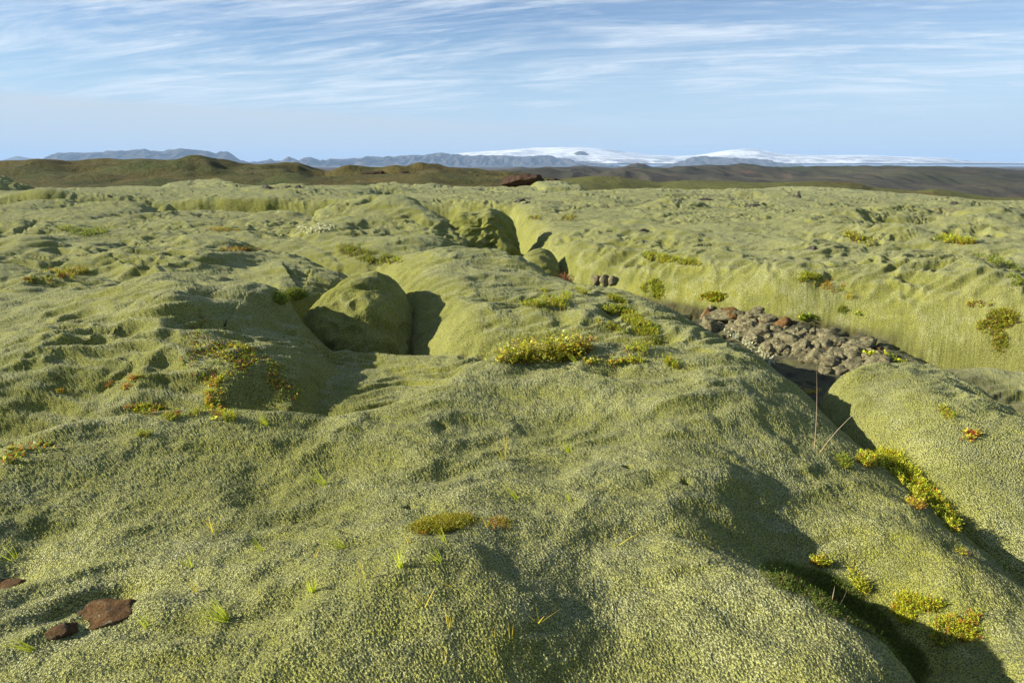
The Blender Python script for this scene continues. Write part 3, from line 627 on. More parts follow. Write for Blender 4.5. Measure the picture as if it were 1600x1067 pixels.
# dark moor to the right
ridge('dark_hills', [(600,273),(650,270),(700,269),(780,267),(840,265),(880,263),(930,265),(1000,263),(1060,262),(1100,260),(1150,260),(1200,261),(1240,259.5),(1300,258.5),(1350,259),(1400,261),(1450,264),(1500,264),(1540,267),(1570,269),(1610,269),(1700,268),(2400,262)],
      2300, 1500, 900, -75, M_DARK, 26, 420, (800, 140), 0.75, 35, label='long dark brown moor rolling across the right side', round_=True, rugged=22)
ridge('dark_hills', [(700,272),(780,268),(800,263),(814,260.5),(828,264),(870,264),(888,260),(905,258.5),(925,261),(950,263),(966,260),(975,256.5),(984,255),(993,256),(1006,261),(1040,264),(1080,268)],
      5200, 700, 700, -40, M_DARK, 3, 500, (300, 50), 1.0, 45, label='small dark volcanic cones on the plain', round_=False)
# the plain, all the way to the horizon
aa = np.radians(np.linspace(-120, 120, 240)); r2 = np.geomspace(58, 120000, 160)
R2, A2_ = np.meshgrid(r2, aa, indexing='ij')
zpl = -3.2 - 72 * sstep(85, 900, R2) + 0 * R2
zpl = zpl + sstep(3000, 9000, R2) * 50
plain = mesh_obj('plain', np.stack([R2 * np.sin(A2_), R2 * np.cos(A2_), zpl], -1).reshape(-1, 3), grid_faces(*R2.shape)[:, ::-1], M_PLAIN)
tag(plain, 'wide dark plain stretching to the foot of the mountains', kind='structure')
ridge('mountain', [(20,256),(55,250),(68,246),(76,244),(86,246),(104,249),(125,256)], 42000, 3000, 3000, 0, M_MOUNT, 30, 2500, (60, 20), 1, 51, label='small faint peak far off on the left')
ridge('mountain', [(95,258),(112,249),(122,243),(134,239.5),(165,239),(200,238),(209,235.5),(218,235.5),(240,235.5),(250,233.5),(262,232.5),(272,235.5),(290,236.5),(303,233.5),(317,231.5),(336,234),(355,235.5),(366,240),(374,237),(383,236.5),(392,243),(404,251),(414,257),(425,261)],
      30000, 3200, 3000, 0, M_MOUNT, 25, 2600, (500, 60), 0.8, 55, label='flat topped blue mountain on the left horizon', rugged=340)
ridge('mountain', [(390,258),(405,251),(415,254),(436,252),(446,248.5),(452,252),(462,251),(472,245),(478,247.5),(488,251),(494,247),(506,246),(518,251),(528,251),(534,248),(545,249),(560,248),(575,247.5),(585,244.5),(600,246),(640,244),(660,242.5),(700,239.5),(720,242),(745,243),(780,243),(800,243),(815,246),(840,243),(850,243),(870,247),(895,250),(930,256),(960,262)],
      32000, 3600, 3000, 0, M_MOUNT, 30, 2400, (700, 60), 0.8, 65, label='long chain of jagged blue mountains below the ice cap', rugged=380)
ridge('mountain', [(1010,262),(1035,257),(1052,251),(1063,246.5),(1078,243.5),(1100,245.5),(1120,246.5),(1150,248),(1180,251),(1200,256),(1230,261)],
      31000, 2600, 2500, 0, M_MOUNT, 25, 2400, (300, 50), 0.6, 75, label='steep blue cliff under the ice dome', rugged=320)
ridge('mountain', [(878,247),(886,243),(893,239),(899,236.5),(905,237),(912,241),(920,247),(926,252)], 33800, 1600, 1500, 250, M_MOUNT, 20, 1500, (70, 24), 1.0, 85, label='dark rocky peak poking out of the ice cap', rugged=120)
ridge('ice_cap', [(640,250),(700,242.5),(740,239),(775,236),(800,234.5),(835,231.5),(860,231),(900,230.5),(930,233),(960,237),(1000,242),(1040,244),(1070,243),(1100,238),(1120,234.5),(1140,233),(1160,234),(1180,238),(1200,241.5),(1240,243.5),(1280,243),(1320,242.8),(1360,245),(1400,246),(1440,248),(1470,252),(1520,254),(1600,257.5),(1750,262)],
      42000, 11000, 9000, 120, M_ICE, 60, 6000, (600, 80), 0.75, 95, label='white ice cap with a rounded snow dome across the horizon', round_=True)

# air between here and the mountains
def haze_box():
    m = bpy.data.materials.new('haze'); m.use_nodes = True; m.node_tree.nodes.clear(); N = NT(m.node_tree)
    pv_ = N.n('ShaderNodeVolumePrincipled'); pv_.inputs['Color'].default_value = (0.42, 0.64, 1.0, 1); pv_.inputs['Density'].default_value = 1.7e-5; pv_.inputs['Anisotropy'].default_value = 0.0
    o = N.n('ShaderNodeOutputMaterial'); N.l(pv_.outputs[0], o.inputs['Volume'])
    x0, x1, y0, y1, z0, z1 = -125000, 125000, -62000, 121000, -80, 1900
    V = [(x, y, z) for z in (z0, z1) for y in (y0, y1) for x in (x0, x1)]
    Fc = [(0, 2, 3, 1), (4, 5, 7, 6), (0, 1, 5, 4), (2, 6, 7, 3), (0, 4, 6, 2), (1, 3, 7, 5)]
    o = mesh_obj('haze', V, Fc, m, smooth=False); tag(o, kind='stuff')
haze_box()

#@@PLANTS
# ---------------------------------------------------------------- finding the surface
from mathutils.bvhtree import BVHTree
def _bvh():
    V = []; Fq = []
    nr, nc = shape; i = np.arange(0, nr, 3); j = np.arange(0, nc, 3)
    g = G.reshape(nr, nc, 3)[np.ix_(i, j)]; f = grid_faces(len(i), len(j)); V.append(g.reshape(-1, 3)); Fq.append(f); n = len(V[0])
    for d in DOMES:
        me = d.data; a = np.empty(len(me.vertices) * 3, np.float32); me.vertices.foreach_get('co', a); a = a.reshape(-1, 3) + np.array(d.location)
        q = np.empty(len(me.polygons) * 4, np.int32); me.polygons.foreach_get('vertices', q); V.append(a); Fq.append(q.reshape(-1, 4) + n); n += len(a)
    return BVHTree.FromPolygons(np.concatenate(V).tolist(), np.concatenate(Fq).tolist())
BV = _bvh()
def hit(u, v, start=0.5, up=0.0):
    k = kk(v); d = Vector(((u - 800) / F * (cP + k * sP), 1, -k)); o = Vector((0, 0, ZC)) + d * start; d.normalize()
    p, n, i, dist = BV.ray_cast(o, d, 90)
    if p is None: return None, None
    if n.z < 0: n = -n
    return p, n
def down(x, y):
    p, n, i, dist = BV.ray_cast(Vector((x, y, 5)), Vector((0, 0, -1)), 20)
    if p is None: return None, None
    return p, (n if n.z > 0 else -n)

class Leaves:
    """collects small faces with a colour each"""
    def __init__(s): s.v = []; s.f = []; s.c = []
    def quad(s, a, b, c, d, col):
        n = len(s.v); s.v += [a, b, c, d]; s.f.append((n, n + 1, n + 2, n + 3)); s.c += [col] * 4
    def leaf(s, p, d, nrm, L, w, col, bend=0.25):
        d = d.normalized(); sd_ = d.cross(nrm)
        if sd_.length < 1e-4: sd_ = Vector((1, 0, 0))
        sd_.normalize(); up = sd_.cross(d)
        m1 = p + d * L * .5 + up * L * .10; tip = p + d * L - up * L * bend
        s.quad(p, m1 + sd_ * w * .5 - up * w * .12, tip, m1 - sd_ * w * .5 - up * w * .12, col)
    def blade(s, p, d, L, w, col, curve, seg=3, col2=None):
        d = d.normalized(); sd_ = d.cross(Vector((random.uniform(-1, 1), random.uniform(-1, 1), .2))).normalized(); q = p.copy(); dd = d.copy(); ww = w
        for i in range(seg):
            q2 = q + dd * L / seg; w2 = w * (1 - (i + 1) / seg) * .9 + w * .06
            cc = col if col2 is None else tuple(col[k] + (col2[k] - col[k]) * (i / (seg - 1 + 1e-6)) for k in range(3))
            s.quad(q - sd_ * ww * .5, q + sd_ * ww * .5, q2 + sd_ * w2 * .5, q2 - sd_ * w2 * .5, cc)
            q = q2; ww = w2; dd = (dd + curve).normalized()
        return q
    def build(s, name, mat, parent=None, loc=None):
        if not s.v: return None
        V = np.array([tuple(a) for a in s.v]); 
        if loc is not None: V = V - np.array(loc)
        o = mesh_obj(name, V, np.array(s.f), mat, parent, smooth=False)
        if parent is None and loc is not None: o.location = loc
        a = o.data.attributes.new('tone', 'FLOAT_COLOR', 'POINT')
        a.data.foreach_set('color', np.c_[np.array(s.c), np.ones(len(s.c))].astype(np.float32).ravel()); return o
def jit(c, a=.2):
    k = 1 + random.uniform(-a, a); return tuple(max(0, x * k * (1 + random.uniform(-a, a) * .35)) for x in c)
YG, GR, DG, OR, RD, YL, PL, BR = (.52, .54, .03), (.26, .34, .03), (.14, .21, .03), (.52, .24, .03), (.42, .10, .035), (.60, .50, .05), (.62, .64, .44), (.14, .085, .04)
def palette(mix):
    r = random.random() * sum(w for w, _ in mix)
    for w, c in mix:
        r -= w
        if r <= 0: return jit(c)
    return jit(mix[-1][1])
def sample(ells, n, start=0.5):
    out = []; A = [e[2] * e[3] for e in ells]; tot = sum(A)
    for e, a in zip(ells, A):
        tilt = math.radians(e[4]) if len(e) > 4 else 0
        for _ in range(max(1, int(n * a / tot))):
            r = math.sqrt(random.random()) * (1 + random.gauss(0, .12)); t = random.uniform(0, 2 * math.pi); a_, b_ = e[2] * r * math.cos(t), e[3] * r * math.sin(t)
            p, nn = hit(e[0] + a_ * math.cos(tilt) - b_ * math.sin(tilt), e[1] + a_ * math.sin(tilt) + b_ * math.cos(tilt), start)
            if p is not None: out.append((p, nn, r))
    if len(out) > 4:
        ys = sorted(p.y for p, _, _ in out); m = ys[len(ys) // 2]
        out = [q for q in out if abs(q[0].y - m) < .28 * m + .4]
    return out
def clumped(pts):
    """keep sprigs in uneven clumps"""
    if not pts: return pts
    a = np.array([tuple(p) for p, _, _ in pts]); w = vnoise(a[:, 0], a[:, 1], s=5.5, seed=81) + .6 * vnoise(a[:, 0], a[:, 1], s=12, seed=82)
    return [q for q, k in zip(pts, w) if k + random.uniform(-.25, .25) > -.12]
def heath(name, ells, n, label, mix, h=(.02, .05), cat='plant', group=None, start=.5, leafy=0.0, needle=7, clump=True):
    L = Leaves(); pts = sample(ells, int(n * 1.6), start); h = (h[0] * 1.2, h[1] * 1.3)
    if clump: pts = clumped(pts)
    if not pts: print('no place for', label); return
    for p, nn, r in pts:
        hh = random.uniform(*h) * (1.15 - .4 * min(r, 1)); d = (nn * .35 + Vector((random.gauss(0, .45), random.gauss(0, .45), 1))).normalized()
        c0 = palette(mix); base = p - nn * .006
        if random.random() < leafy:
            for k in range(random.randint(3, 6)):
                q = base + d * hh * random.uniform(.3, 1); dd = Vector((random.gauss(0, 1), random.gauss(0, 1), random.uniform(0, 1)))
                L.leaf(q, dd, Vector((random.gauss(0, .5), random.gauss(0, .5), 1)), h[1] * .42, h[1] * .26, jit(c0))
        else:
            ln = h[1] * .20
            L.blade(base, d, hh, hh * .10 + .001, jit(BR), Vector((0, 0, .1)), 2)
            for k in range(needle):
                q = base + d * hh * (k + 1) / needle; dd = (d * .9 + Vector((random.gauss(0, .6), random.gauss(0, .6), random.gauss(0, .3))))
                L.leaf(q, dd, Vector((random.gauss(0, 1), random.gauss(0, 1), .6)), ln * random.uniform(.8, 1.4), ln * .34, jit(c0))
    c = sum((p for p, _, _ in pts), Vector()) / len(pts); p0, _ = down(c.x, c.y); loc = tuple(p0 if p0 is not None else c)
    o = L.build(name, LEAF, None, loc); tag(o, label, cat, group); return o
def shrub(name, ells, n, label, mix, h, leafs=9, ll=.022, cat='shrub', start=.5, stemc=(.12, .07, .035)):
    pts = sample(ells, n, start)
    if not pts: print('no place for', label); return
    c = sum((p for p, _, _ in pts), Vector()) / len(pts); p0, _ = down(c.x, c.y); loc = tuple(p0); e = empty(name, loc); tag(e, label, cat)
    S = Leaves(); L = Leaves()
    for p, nn, r in pts:
        hh = h * random.uniform(.55, 1.1) * (1.1 - .5 * min(1, r) ** 2); d = (Vector((random.gauss(.12, .35), random.gauss(0, .35), 1))).normalized()
        cv = Vector((random.gauss(0, .12), random.gauss(0, .12), 0)); b = p - Vector((0, 0, .02))
        for q_ in (0, 1): S.blade(b, d, hh, .005, jit(stemc), cv, 4)
        for k in range(leafs):
            t = random.uniform(.15, 1.05); q = b + d * hh * t + cv * hh * t * t * .9
            dd = Vector((random.gauss(0, 1), random.gauss(0, 1), random.uniform(-.1, .9)))
            L.leaf(q, dd, Vector((random.gauss(0, .6), random.gauss(0, .6), 1)), ll * random.uniform(.7, 1.3), ll * .58 * random.uniform(.8, 1.2), palette(mix), random.uniform(0, .4))
    S.build('stems', LEAF, e, loc); L.build('leaves', LEAF, e, loc); return e
def grass(u, v, hpx, lean, nb, label, col=YG, col2=YL, spread=.35, name='grass_tuft', w=.0028, group=None, cat='grass tuft'):
    """tuft whose blades fan out from one foot; hpx: height in the photograph's pixels"""
    p, nn = hit(u, v)
    if p is None: print('no place for', label); return
    H_ = 1.6 * hpx / F * math.hypot(p.y, ZC - p.z); L = Leaves(); b = p - Vector((0, 0, .012))
    for k in range(nb):
        a = lean + (k / max(1, nb - 1) - .5) * 2 * spread + random.gauss(0, .05)
        d = Vector((math.sin(a), random.gauss(-.05, .18), math.cos(a)))
        L.blade(b + Vector((random.gauss(0, .004), random.gauss(0, .004), 0)), d, (H_ + .012) * random.uniform(.65, 1.1), w * random.uniform(.8, 1.2), jit(col), Vector((random.gauss(lean * .08, .05), random.gauss(0, .05), -.03)), 4, jit(col2))
    o = L.build(name, LEAF, None, tuple(p)); tag(o, label, cat, group); return o

# ---------------------------------------------------------------- rocks
def rock_mat(name, a, b, c, lich, sc=14):
    m, N = new_mat(name); pos = N.n('ShaderNodeNewGeometry').outputs['Position']
    col = N.mix(N.ramp(N.noise(pos, sc, 8, .7, .4), .35, .65), a, b)
    col = N.mix(N.ramp(N.noise(pos, sc * .4, 6, .7, .8, (3, 1, 4)), .52, .66), col, c)
    col = N.mix(N.ramp(N.noise(pos, sc * 1.4, 7, .75, .5, (8, 8, 2)), .56, .64), col, lich)
    bp = N.n('ShaderNodeBump'); bp.inputs['Strength'].default_value = 1; bp.inputs['Distance'].default_value = .03
    N.l(N.noise(pos, sc * 2.2, 9, .75), bp.inputs['Height']); principled(N, col, .9, bp.outputs[0], spec=.2); return m
M_LAVA = rock_mat('lava_rock', (.11, .098, .052), (.24, .22, .125), (.055, .042, .02), (.38, .39, .22), 19)
M_BROWN = rock_mat('brown_stone', (.10, .052, .018), (.19, .105, .035), (.05, .03, .014), (.27, .24, .14), 26)
M_SOIL = noise_mat('bare_soil', [(.045, .028, .018), (.075, .045, .028), (.035, .026, .018)], .35, bump=1, bdist=.4, bscale=.9)
M_BLACK = rock_mat('dark_rock', (.035, .033, .030), (.07, .062, .05), (.05, .055, .03), (.11, .12, .06), 3)
_ico = {}
def ico(n):
    if n not in _ico:
        bm = bmesh.new(); bmesh.ops.create_icosphere(bm, subdivisions=n, radius=1)
        _ico[n] = (np.array([v.co[:] for v in bm.verts]), np.array([[v.index for v in f.verts] for f in bm.faces])); bm.free()
    return _ico[n]
def rock(name, p, size, label, mat, cat='rock', group=None, sub=4, cuts=14, sink=.25, seed=0, rz=None, rough=.09):
    r = np.random.default_rng(seed + 100); V, Fc = ico(sub); V = V.copy()
    for _ in range(cuts):
        n = r.normal(size=3); n /= np.linalg.norm(n); d = V @ n - r.uniform(.50, .82); V -= np.maximum(d, 0)[:, None] * n * .96
    s = r.uniform(0, 50); V = V * (1 + rough * (vnoise(V[:, 0] + s, V[:, 1], V[:, 2], s=2.4, seed=seed)[:, None] * 1.6 + .8 * vnoise(V[:, 0], V[:, 1] + s, V[:, 2], s=6, seed=seed)[:, None]))
    a = r.uniform(0, 6.28) if rz is None else rz; c, q = math.cos(a), math.sin(a); V = V * np.array(size)
    V = np.c_[V[:, 0] * c - V[:, 1] * q, V[:, 0] * q + V[:, 1] * c, V[:, 2]]
    base = np.array([p[0], p[1], p[2] - size[2] * sink]); V[:, 2] += size[2] * .8; 
    o = mesh_obj(name, V, Fc, mat, smooth=False); o.location = base; tag(o, label, cat, group); return o

# rubble wall under the mossy bank
def px2m(p): return math.hypot(p.y, ZC - p.z) / F
BIG = [(1106,489,15,19,'reddish brown rounded rock at the left end of the rubble wall',M_BROWN),(1137,487,30,10,'long flat grey slab at the top left of the rubble wall',M_LAVA),(1183,485,15,9,'short grey slab capping the rubble wall under the moss lip',M_LAVA),
 (1165,500,20,7,'thin ledge of grey rock under the top slabs of the rubble wall',M_LAVA),(1200,492,14,8,None,M_LAVA),(1224,501,15,9,None,M_BROWN),(1251,512,9,12,'upright brown stone standing in the middle of the rubble wall',M_LAVA),
 (1284,518,17,13,None,M_LAVA),(1234,526,15,11,None,M_LAVA),(1186,515,16,10,None,M_LAVA),(1216,539,17,13,None,M_LAVA),(1250,541,19,15,None,M_LAVA),(1277,552,20,16,'large rough brown block low in the rubble wall',M_LAVA),(1305,546,15,13,None,M_LAVA),
 (1330,541,22,17,'biggest pale grey block at the right end of the rubble wall',M_LAVA),(1356,534,14,12,None,M_LAVA),(1312,570,19,12,'whitish speckled rock at the foot of the rubble wall behind the large dome',M_LAVA),(1337,567,19,13,None,M_LAVA),(1367,558,15,11,None,M_LAVA),(1390,565,12,9,None,M_LAVA),(1290,575,12,9,None,M_LAVA),(1160,518,12,8,None,M_LAVA)]
GL = 'angular lichen spotted lava rock packed in the rubble wall under the moss bank'; GG = 'rocks of the rubble wall'
def rhit(u, v):
    return hit(u, v, 7.75 if u < 1290 else 6.9)
for i, (u, v, ru, rv, lab, mt) in enumerate(BIG):
    p, n = rhit(u, v + rv * .6)
    if p is None: continue
    k = px2m(p); rock('lava_rock', p, (ru * k * 1.3, max(ru, rv) * k * .9, rv * k * 1.4), lab or GL, mt, 'rock', GG, 4, 12, .85, i, random.uniform(-.25, .25), .11)
for i in range(150):
    t = random.random(); u = 1108 + t * 285 + random.gauss(0, 6); lo = 484 + t * 66; hi_ = 520 + t * 76; v = random.uniform(lo, hi_)
    p, n = rhit(u, v)
    if p is None or p.y > 11.2 or p.z > -.36: continue
    k = px2m(p); s_ = random.uniform(5, 17) * k
    rock('lava_rock', p, (s_ * random.uniform(1, 1.6), s_, s_ * random.uniform(.7, 1.1)), GL, M_LAVA if random.random() < .92 else M_BROWN, 'rock', GG, 4, 9, .95, 50 + i, None, .13)
for i, (u, v, ru, rv, lab) in enumerate([(930,441,8,11,'dark left block of the grey basalt showing in the crevice'),(944,440,8,12,'tallest middle block of the grey basalt showing in the crevice'),(956,441,7,10,'right block of the grey basalt showing in the crevice')]):
    p, n = hit(u, v + 4, 9.2)
    if p is not None: k = px2m(p); rock('basalt_block', p, (ru * k, ru * k, rv * k), lab, M_LAVA, 'rock', 'basalt blocks in the crevice', 3, 6, .3, 300 + i, .2, .05)
# bare stones in the foreground
for i, (u, v, ru, rv, lab) in enumerate([(176,950,44,26,'rusty brown stone lying bare in a hollow of the grey moss'),(98,975,26,14,'small orange brown stone edge below the larger bare stone'),(14,908,38,12,'low brown stone at the left edge half hidden by moss')]):
    p, n = hit(u, v + 6); k = px2m(p)
    rock('brown_stone', p, (ru * k * 1.15, ru * k * .85, rv * k * 1.1), lab, M_BROWN, 'stone', 'bare brown stones', 5, 16, 1.12, 320 + i, .1, .05)
# dark rocks and lumps far out on the plateau
FR = [(1490,318,8,4,'dark rock lump on the far right of the plateau',None),(1482,309,5,2,'tiny dark rock behind the far right rock lump',None),(418,291,11,6,'black rock at the left of the far rocks below the grassy hills',None),(450,291,6,3.5,'small black rock in the row below the grassy hills',None),(466,291,7,4,'flat black rock in the row below the grassy hills',None),
 (812,312,11,5,'dark bare rock breaking through the far moss beyond the tall boulder',None),(824,316,8,5,'dark knob of rock beside the bare rock in the far moss',None),(1100,312,13,3.5,'long low dark rock on the plateau in the centre right',None),(1180,320,16,4,'wide dark rock edge on the plateau right of centre',None),
 (955,362,12,4,'grey bare rock poking out of the moss ridge beyond the crevice',None),(1006,360,9,4,'brownish rock knob on the moss ridge beyond the crevice',None),(1268,386,13,6,'brownish bare rock on the moss swell at the right',None),(172,308,4,2,'tiny dark stone on the far left moss',None)]
for i, (u, v, ru, rv, lab, _) in enumerate(FR):
    p, n = hit(u, v + rv * .5)
    if p is None: print('norock', lab); continue
    k = px2m(p); rock('dark_rock', p, (ru * k, ru * k * .7, rv * k * 1.7), lab, M_BLACK, 'rock', None, 4, 8, 1.15, 400 + i, random.uniform(-.2, .2), .16)
p, n = hit(1247, 309)
if p is not None:
    k = px2m(p); e = empty('cairn', tuple(p)); tag(e, 'small stone cairn standing against the olive hills on the right', 'cairn'); z = 0
    for i, (r_, hh) in enumerate([(5, 2.6), (3.8, 2.4), (2.6, 2.2), (1.9, 2.2), (1.3, 1.8)]):
        o = rock('stone', (0, 0, 0), (r_ * k, r_ * k, hh * k * .7), None, M_BLACK, None, None, 3, 7, 0, 500 + i); o.parent = e; o.location = (random.gauss(0, .3) * k, 0, z - .2 * k); z += hh * k * .9
# eroded banks of brown earth in the hills
for i, (u, v, ru, rv, Yq, lab) in enumerate([(816,281,32,13,66,'dark brown earth bank eroded into the hillside in the centre'),(866,287,18,8,66,'dark rocky hummock right of the eroded earth bank'),(632,273,12,5,88,'reddish bare patch of earth at the foot of the middle hill'),(585,272,22,5,90,'brown eroded hummock left of the middle hill')]):
    x, y, z = PT(u, v + rv, Yq); k = Yq / F
    rock('earth_bank', (x, y, z), (ru * k, ru * k * .6, rv * k * 1.1), lab, M_SOIL, 'earth bank', None, 5, 7, .1, 600 + i, 0, .10)

# ---------------------------------------------------------------- plants
WIL = [(4, YL), (4, YG), (3, (.50, .52, .10)), (1.2, OR), (2, GR)]
HTH = [(5, YG), (4, GR), (.5, OR), (2, (.30, .33, .03))]
RED = [(2, (.24, .08, .03)), (2, (.36, .20, .03)), (3, YG), (3, GR)]
GRN = [(3, GR), (3, (.28, .33, .03)), (1, DG)]
PAL = [(4, PL), (2, (.45, .48, .30)), (1, (.70, .68, .40))]
shrub('willow_shrub', [(800,566,34,5),(845,560,42,8),(880,556,30,8)], 230, 'bushy yellow green dwarf willow behind the foreground mound', WIL, .20, 11, .028)
shrub('willow_shrub', [(905,548,18,6)], 60, 'thin orange tipped willow branches at the right of the bushy willow', [(3, YL), (3, OR), (2, YG)], .17, 8, .022)
shrub('willow_shrub', [(925,566,14,4),(960,567,18,3),(985,564,12,4)], 70, 'low row of willow sprigs just above the foreground crest', WIL, .07, 8, .024)
heath('creeping_heath', [(1000,556,26,10,10),(1010,545,12,6)], 260, 'yellow green creeping heath right of the low willow sprigs', HTH, (.03, .06), start=4.6)
heath('creeping_heath', [(1050,570,14,5,20)], 70, 'small orange green sprig clump at the right end of the willow trough', HTH, (.03, .06), start=4.6)
heath('creeping_heath', [(865,474,22,9,20),(840,478,24,4),(885,466,8,8)], 420, 'left patch of creeping heath high on the centre mound', HTH, (.03, .06))
heath('creeping_heath', [(985,498,34,9,28),(1010,512,22,7,30),(955,490,14,5,20)], 640, 'largest band of creeping heath slanting down the centre mound', HTH, (.03, .06))
heath('creeping_heath', [(955,512,26,5,25),(1010,526,22,5,28)], 300, 'thin lower strip of creeping heath in a fold of the centre mound', HTH, (.03, .05))
heath('creeping_heath', [(908,457,14,4,15)], 110, 'small tuft of heath near the crest beside the crevice', HTH, (.03, .05))
heath('creeping_heath', [(963,469,18,4,22)], 150, 'short strip of heath along the crest of the centre mound', HTH, (.03, .05))
heath('creeping_heath', [(853,455,9,3)], 40, 'tiny orange tipped sprigs at the top of the centre mound', HTH, (.03, .05))
heath('crevice_heath', [(1355,722,16,8,25),(1390,722,24,12,15),(1415,745,26,12,40),(1440,770,26,12,42),(1468,798,20,9,45),(1488,822,12,7,50)], 1500, 'long bright green band of heath running down the crevice beside the large dome', [(6, YG), (3, (.36, .40, .03)), (1, OR), (1.2, GR)], (.03, .055), start=2.5, clump=False)
heath('crevice_heath', [(1370,761,10,5,20)], 70, 'small green clump left of the long heath band', HTH, (.025, .045), start=2.5)
heath('crevice_heath', [(1430,790,16,4,25)], 80, 'orange tinged sprigs on the edge below the heath band', [(2, YG), (2, OR), (1, YL)], (.02, .04), start=2.5)
heath('crevice_heath', [(1318,722,16,8,40)], 160, 'dark green plants in the shaded fold left of the heath band', GRN, (.02, .04), start=2.5)
heath('hollow_moss', [(1240,905,50,20,22),(1300,930,52,26,35),(1365,985,50,28,48),(1415,1040,40,30,60)], 6500, 'dark green leafy moss filling the shaded hollow at the lower right', [(4, DG), (3, (.13, .19, .025)), (1, BR), (.6, GR)], (.010, .026), needle=5, start=1.95, clump=False)
heath('creeping_heath', [(1320,893,20,8,20),(1340,915,20,6,40),(1285,883,20,4,10)], 330, 'sunlit yellow sprigs on the upper edge of the shaded hollow', [(5, YG), (1, YL), (.4, OR), (2, GR)], (.02, .045))
heath('creeping_heath', [(1425,945,26,9,20),(1410,960,18,12,45),(1455,950,18,8)], 520, 'yellow green sprigs right of the shaded hollow', [(5, YG), (1, YL), (.5, OR), (3, GR)], (.02, .04))
heath('creeping_heath', [(1490,985,36,16,15),(1470,1000,20,14),(1525,970,14,10)], 520, 'scattered heath sprigs with red tips at the lower right', [(4, YG), (.8, OR), (3, GR), (.4, RD)], (.02, .04))
heath('creeping_heath', [(1505,868,14,6,30)], 60, 'tiny reddish sprigs near the right edge of the foreground mound', RED, (.012, .025))
heath('moss_cushion', [(690,820,50,13,-8)], 1300, 'bright yellow green moss cushion in the middle of the foreground', [(5, (.34, .34, .02)), (2, (.22, .25, .02)), (.5, OR)], (.012, .028), cat='moss', needle=6, clump=False)
heath('moss_cushion', [(780,818,20,9)], 80, 'sparse brownish sprigs right of the yellow moss cushion', [(2, YG), (2, OR), (1, BR)], (.012, .025), cat='moss')
heath('berry_plant', [(300,500,30,14),(350,545,60,22,20),(400,565,50,22,30),(440,600,46,20,45),(330,570,60,30)], 800, 'scattered red and green berry plants over the left mound', RED, (.012, .03), leafy=.85)
heath('berry_plant', [(375,546,26,5,5),(345,600,22,8),(335,640,14,16),(340,620,22,10)], 420, 'green and orange sprigs clustered in the middle of the left mound', [(4, YG), (2, GR), (2, OR), (1, YL)], (.02, .04), leafy=.3)
heath('berry_plant', [(235,642,34,7,6),(270,650,14,8)], 260, 'row of orange and green sprigs low on the left mound', [(4, YG), (1.5, OR), (3, GR), (.4, RD)], (.02, .04), leafy=.3)
heath('berry_plant', [(310,648,20,5)], 90, 'small yellow green sprigs right of the orange row', HTH, (.02, .035))
heath('berry_plant', [(358,652,12,7)], 80, 'green tuft of heath just above the foreground crest', HTH, (.02, .04))
heath('berry_plant', [(185,604,18,7),(205,592,16,4,-10)], 130, 'small reddish sprigs on the slope of the left mound', [(2, YG), (2, OR), (1, RD)], (.015, .03), leafy=.3)
heath('berry_plant', [(98,612,12,3)], 40, 'tiny orange sprigs at the left of the left mound', [(2, YG), (2, OR)], (.015, .03))
heath('berry_plant', [(225,680,12,4)], 50, 'little brown green sprig clump low at the front of the left mound', HTH, (.015, .03))
shrub('leafy_plant', [(22,712,22,12),(62,700,18,8)], 46, 'green and orange leaved plants in the dip at the left edge', [(3, GR), (2, YG), (1.5, OR), (.6, RD)], .06, 6, .022, 'plant')
heath('heath_patch', [(95,430,28,5,8),(120,424,18,5),(60,440,20,4)], 420, 'red and green heath patch in the left middle distance', [(3, GR), (2, YG), (2, RD)], (.03, .07))
heath('heath_patch', [(130,365,22,5,6),(155,363,14,5),(105,358,16,3)], 420, 'green heath patch in a dip in the far left moss', GRN, (.04, .09))
heath('heath_patch', [(458,462,26,9,0),(440,470,14,8)], 700, 'bright green heath in the dark trough left of the round dome', [(4, (.24, .30, .03)), (3, GR), (1, DG)], (.03, .06))
heath('heath_patch', [(560,398,36,9,18),(600,408,26,8)], 800, 'green and brown heath in front of the mound below the tall boulder', [(3, GR), (2, YG), (2, BR), (1, DG)], (.04, .08))
heath('heath_patch', [(350,360,26,3,3)], 150, 'thin orange heath strip in the left middle distance', [(2, OR), (2, YG), (1, GR)], (.04, .07))
heath('heath_patch', [(372,391,30,2.5)], 110, 'thin reddish heath strip on the mound left of centre', [(2, OR), (2, YG), (1, RD)], (.03, .06))
heath('heath_patch', [(1035,406,30,6,6),(1075,412,20,4,6),(1012,400,14,3)], 620, 'yellow green heath patch on the bank beyond the crevice', HTH, (.04, .08))
heath('heath_patch', [(1017,450,18,14,20),(1028,462,8,8)], 480, 'green heath hanging down the face of the mossy bank', [(3, GR), (3, YG), (1, DG)], (.04, .08), start=8.5)
heath('heath_patch', [(1112,467,18,6)], 220, 'leafy plant growing over the brown rock at the left end of the wall', [(3, GR), (2, YG), (1, OR)], (.04, .08), start=8.2, leafy=.5)
heath('heath_patch', [(1268,434,16,5,6),(1250,440,12,3)], 190, 'small green heath patch on the mossy bank', HTH, (.04, .07))
heath('heath_patch', [(1300,450,26,8,10),(1310,446,12,4)], 110, 'sparse orange sprigs on the mossy bank', [(2, YG), (2, OR)], (.03, .06))
heath('heath_patch', [(1332,466,10,5)], 60, 'pale yellow sprig clump on the mossy bank', [(3, YL), (2, YG)], (.03, .06))
heath('heath_patch', [(1317,486,8,6)], 80, 'small round green tuft low on the mossy bank', GRN, (.03, .05))
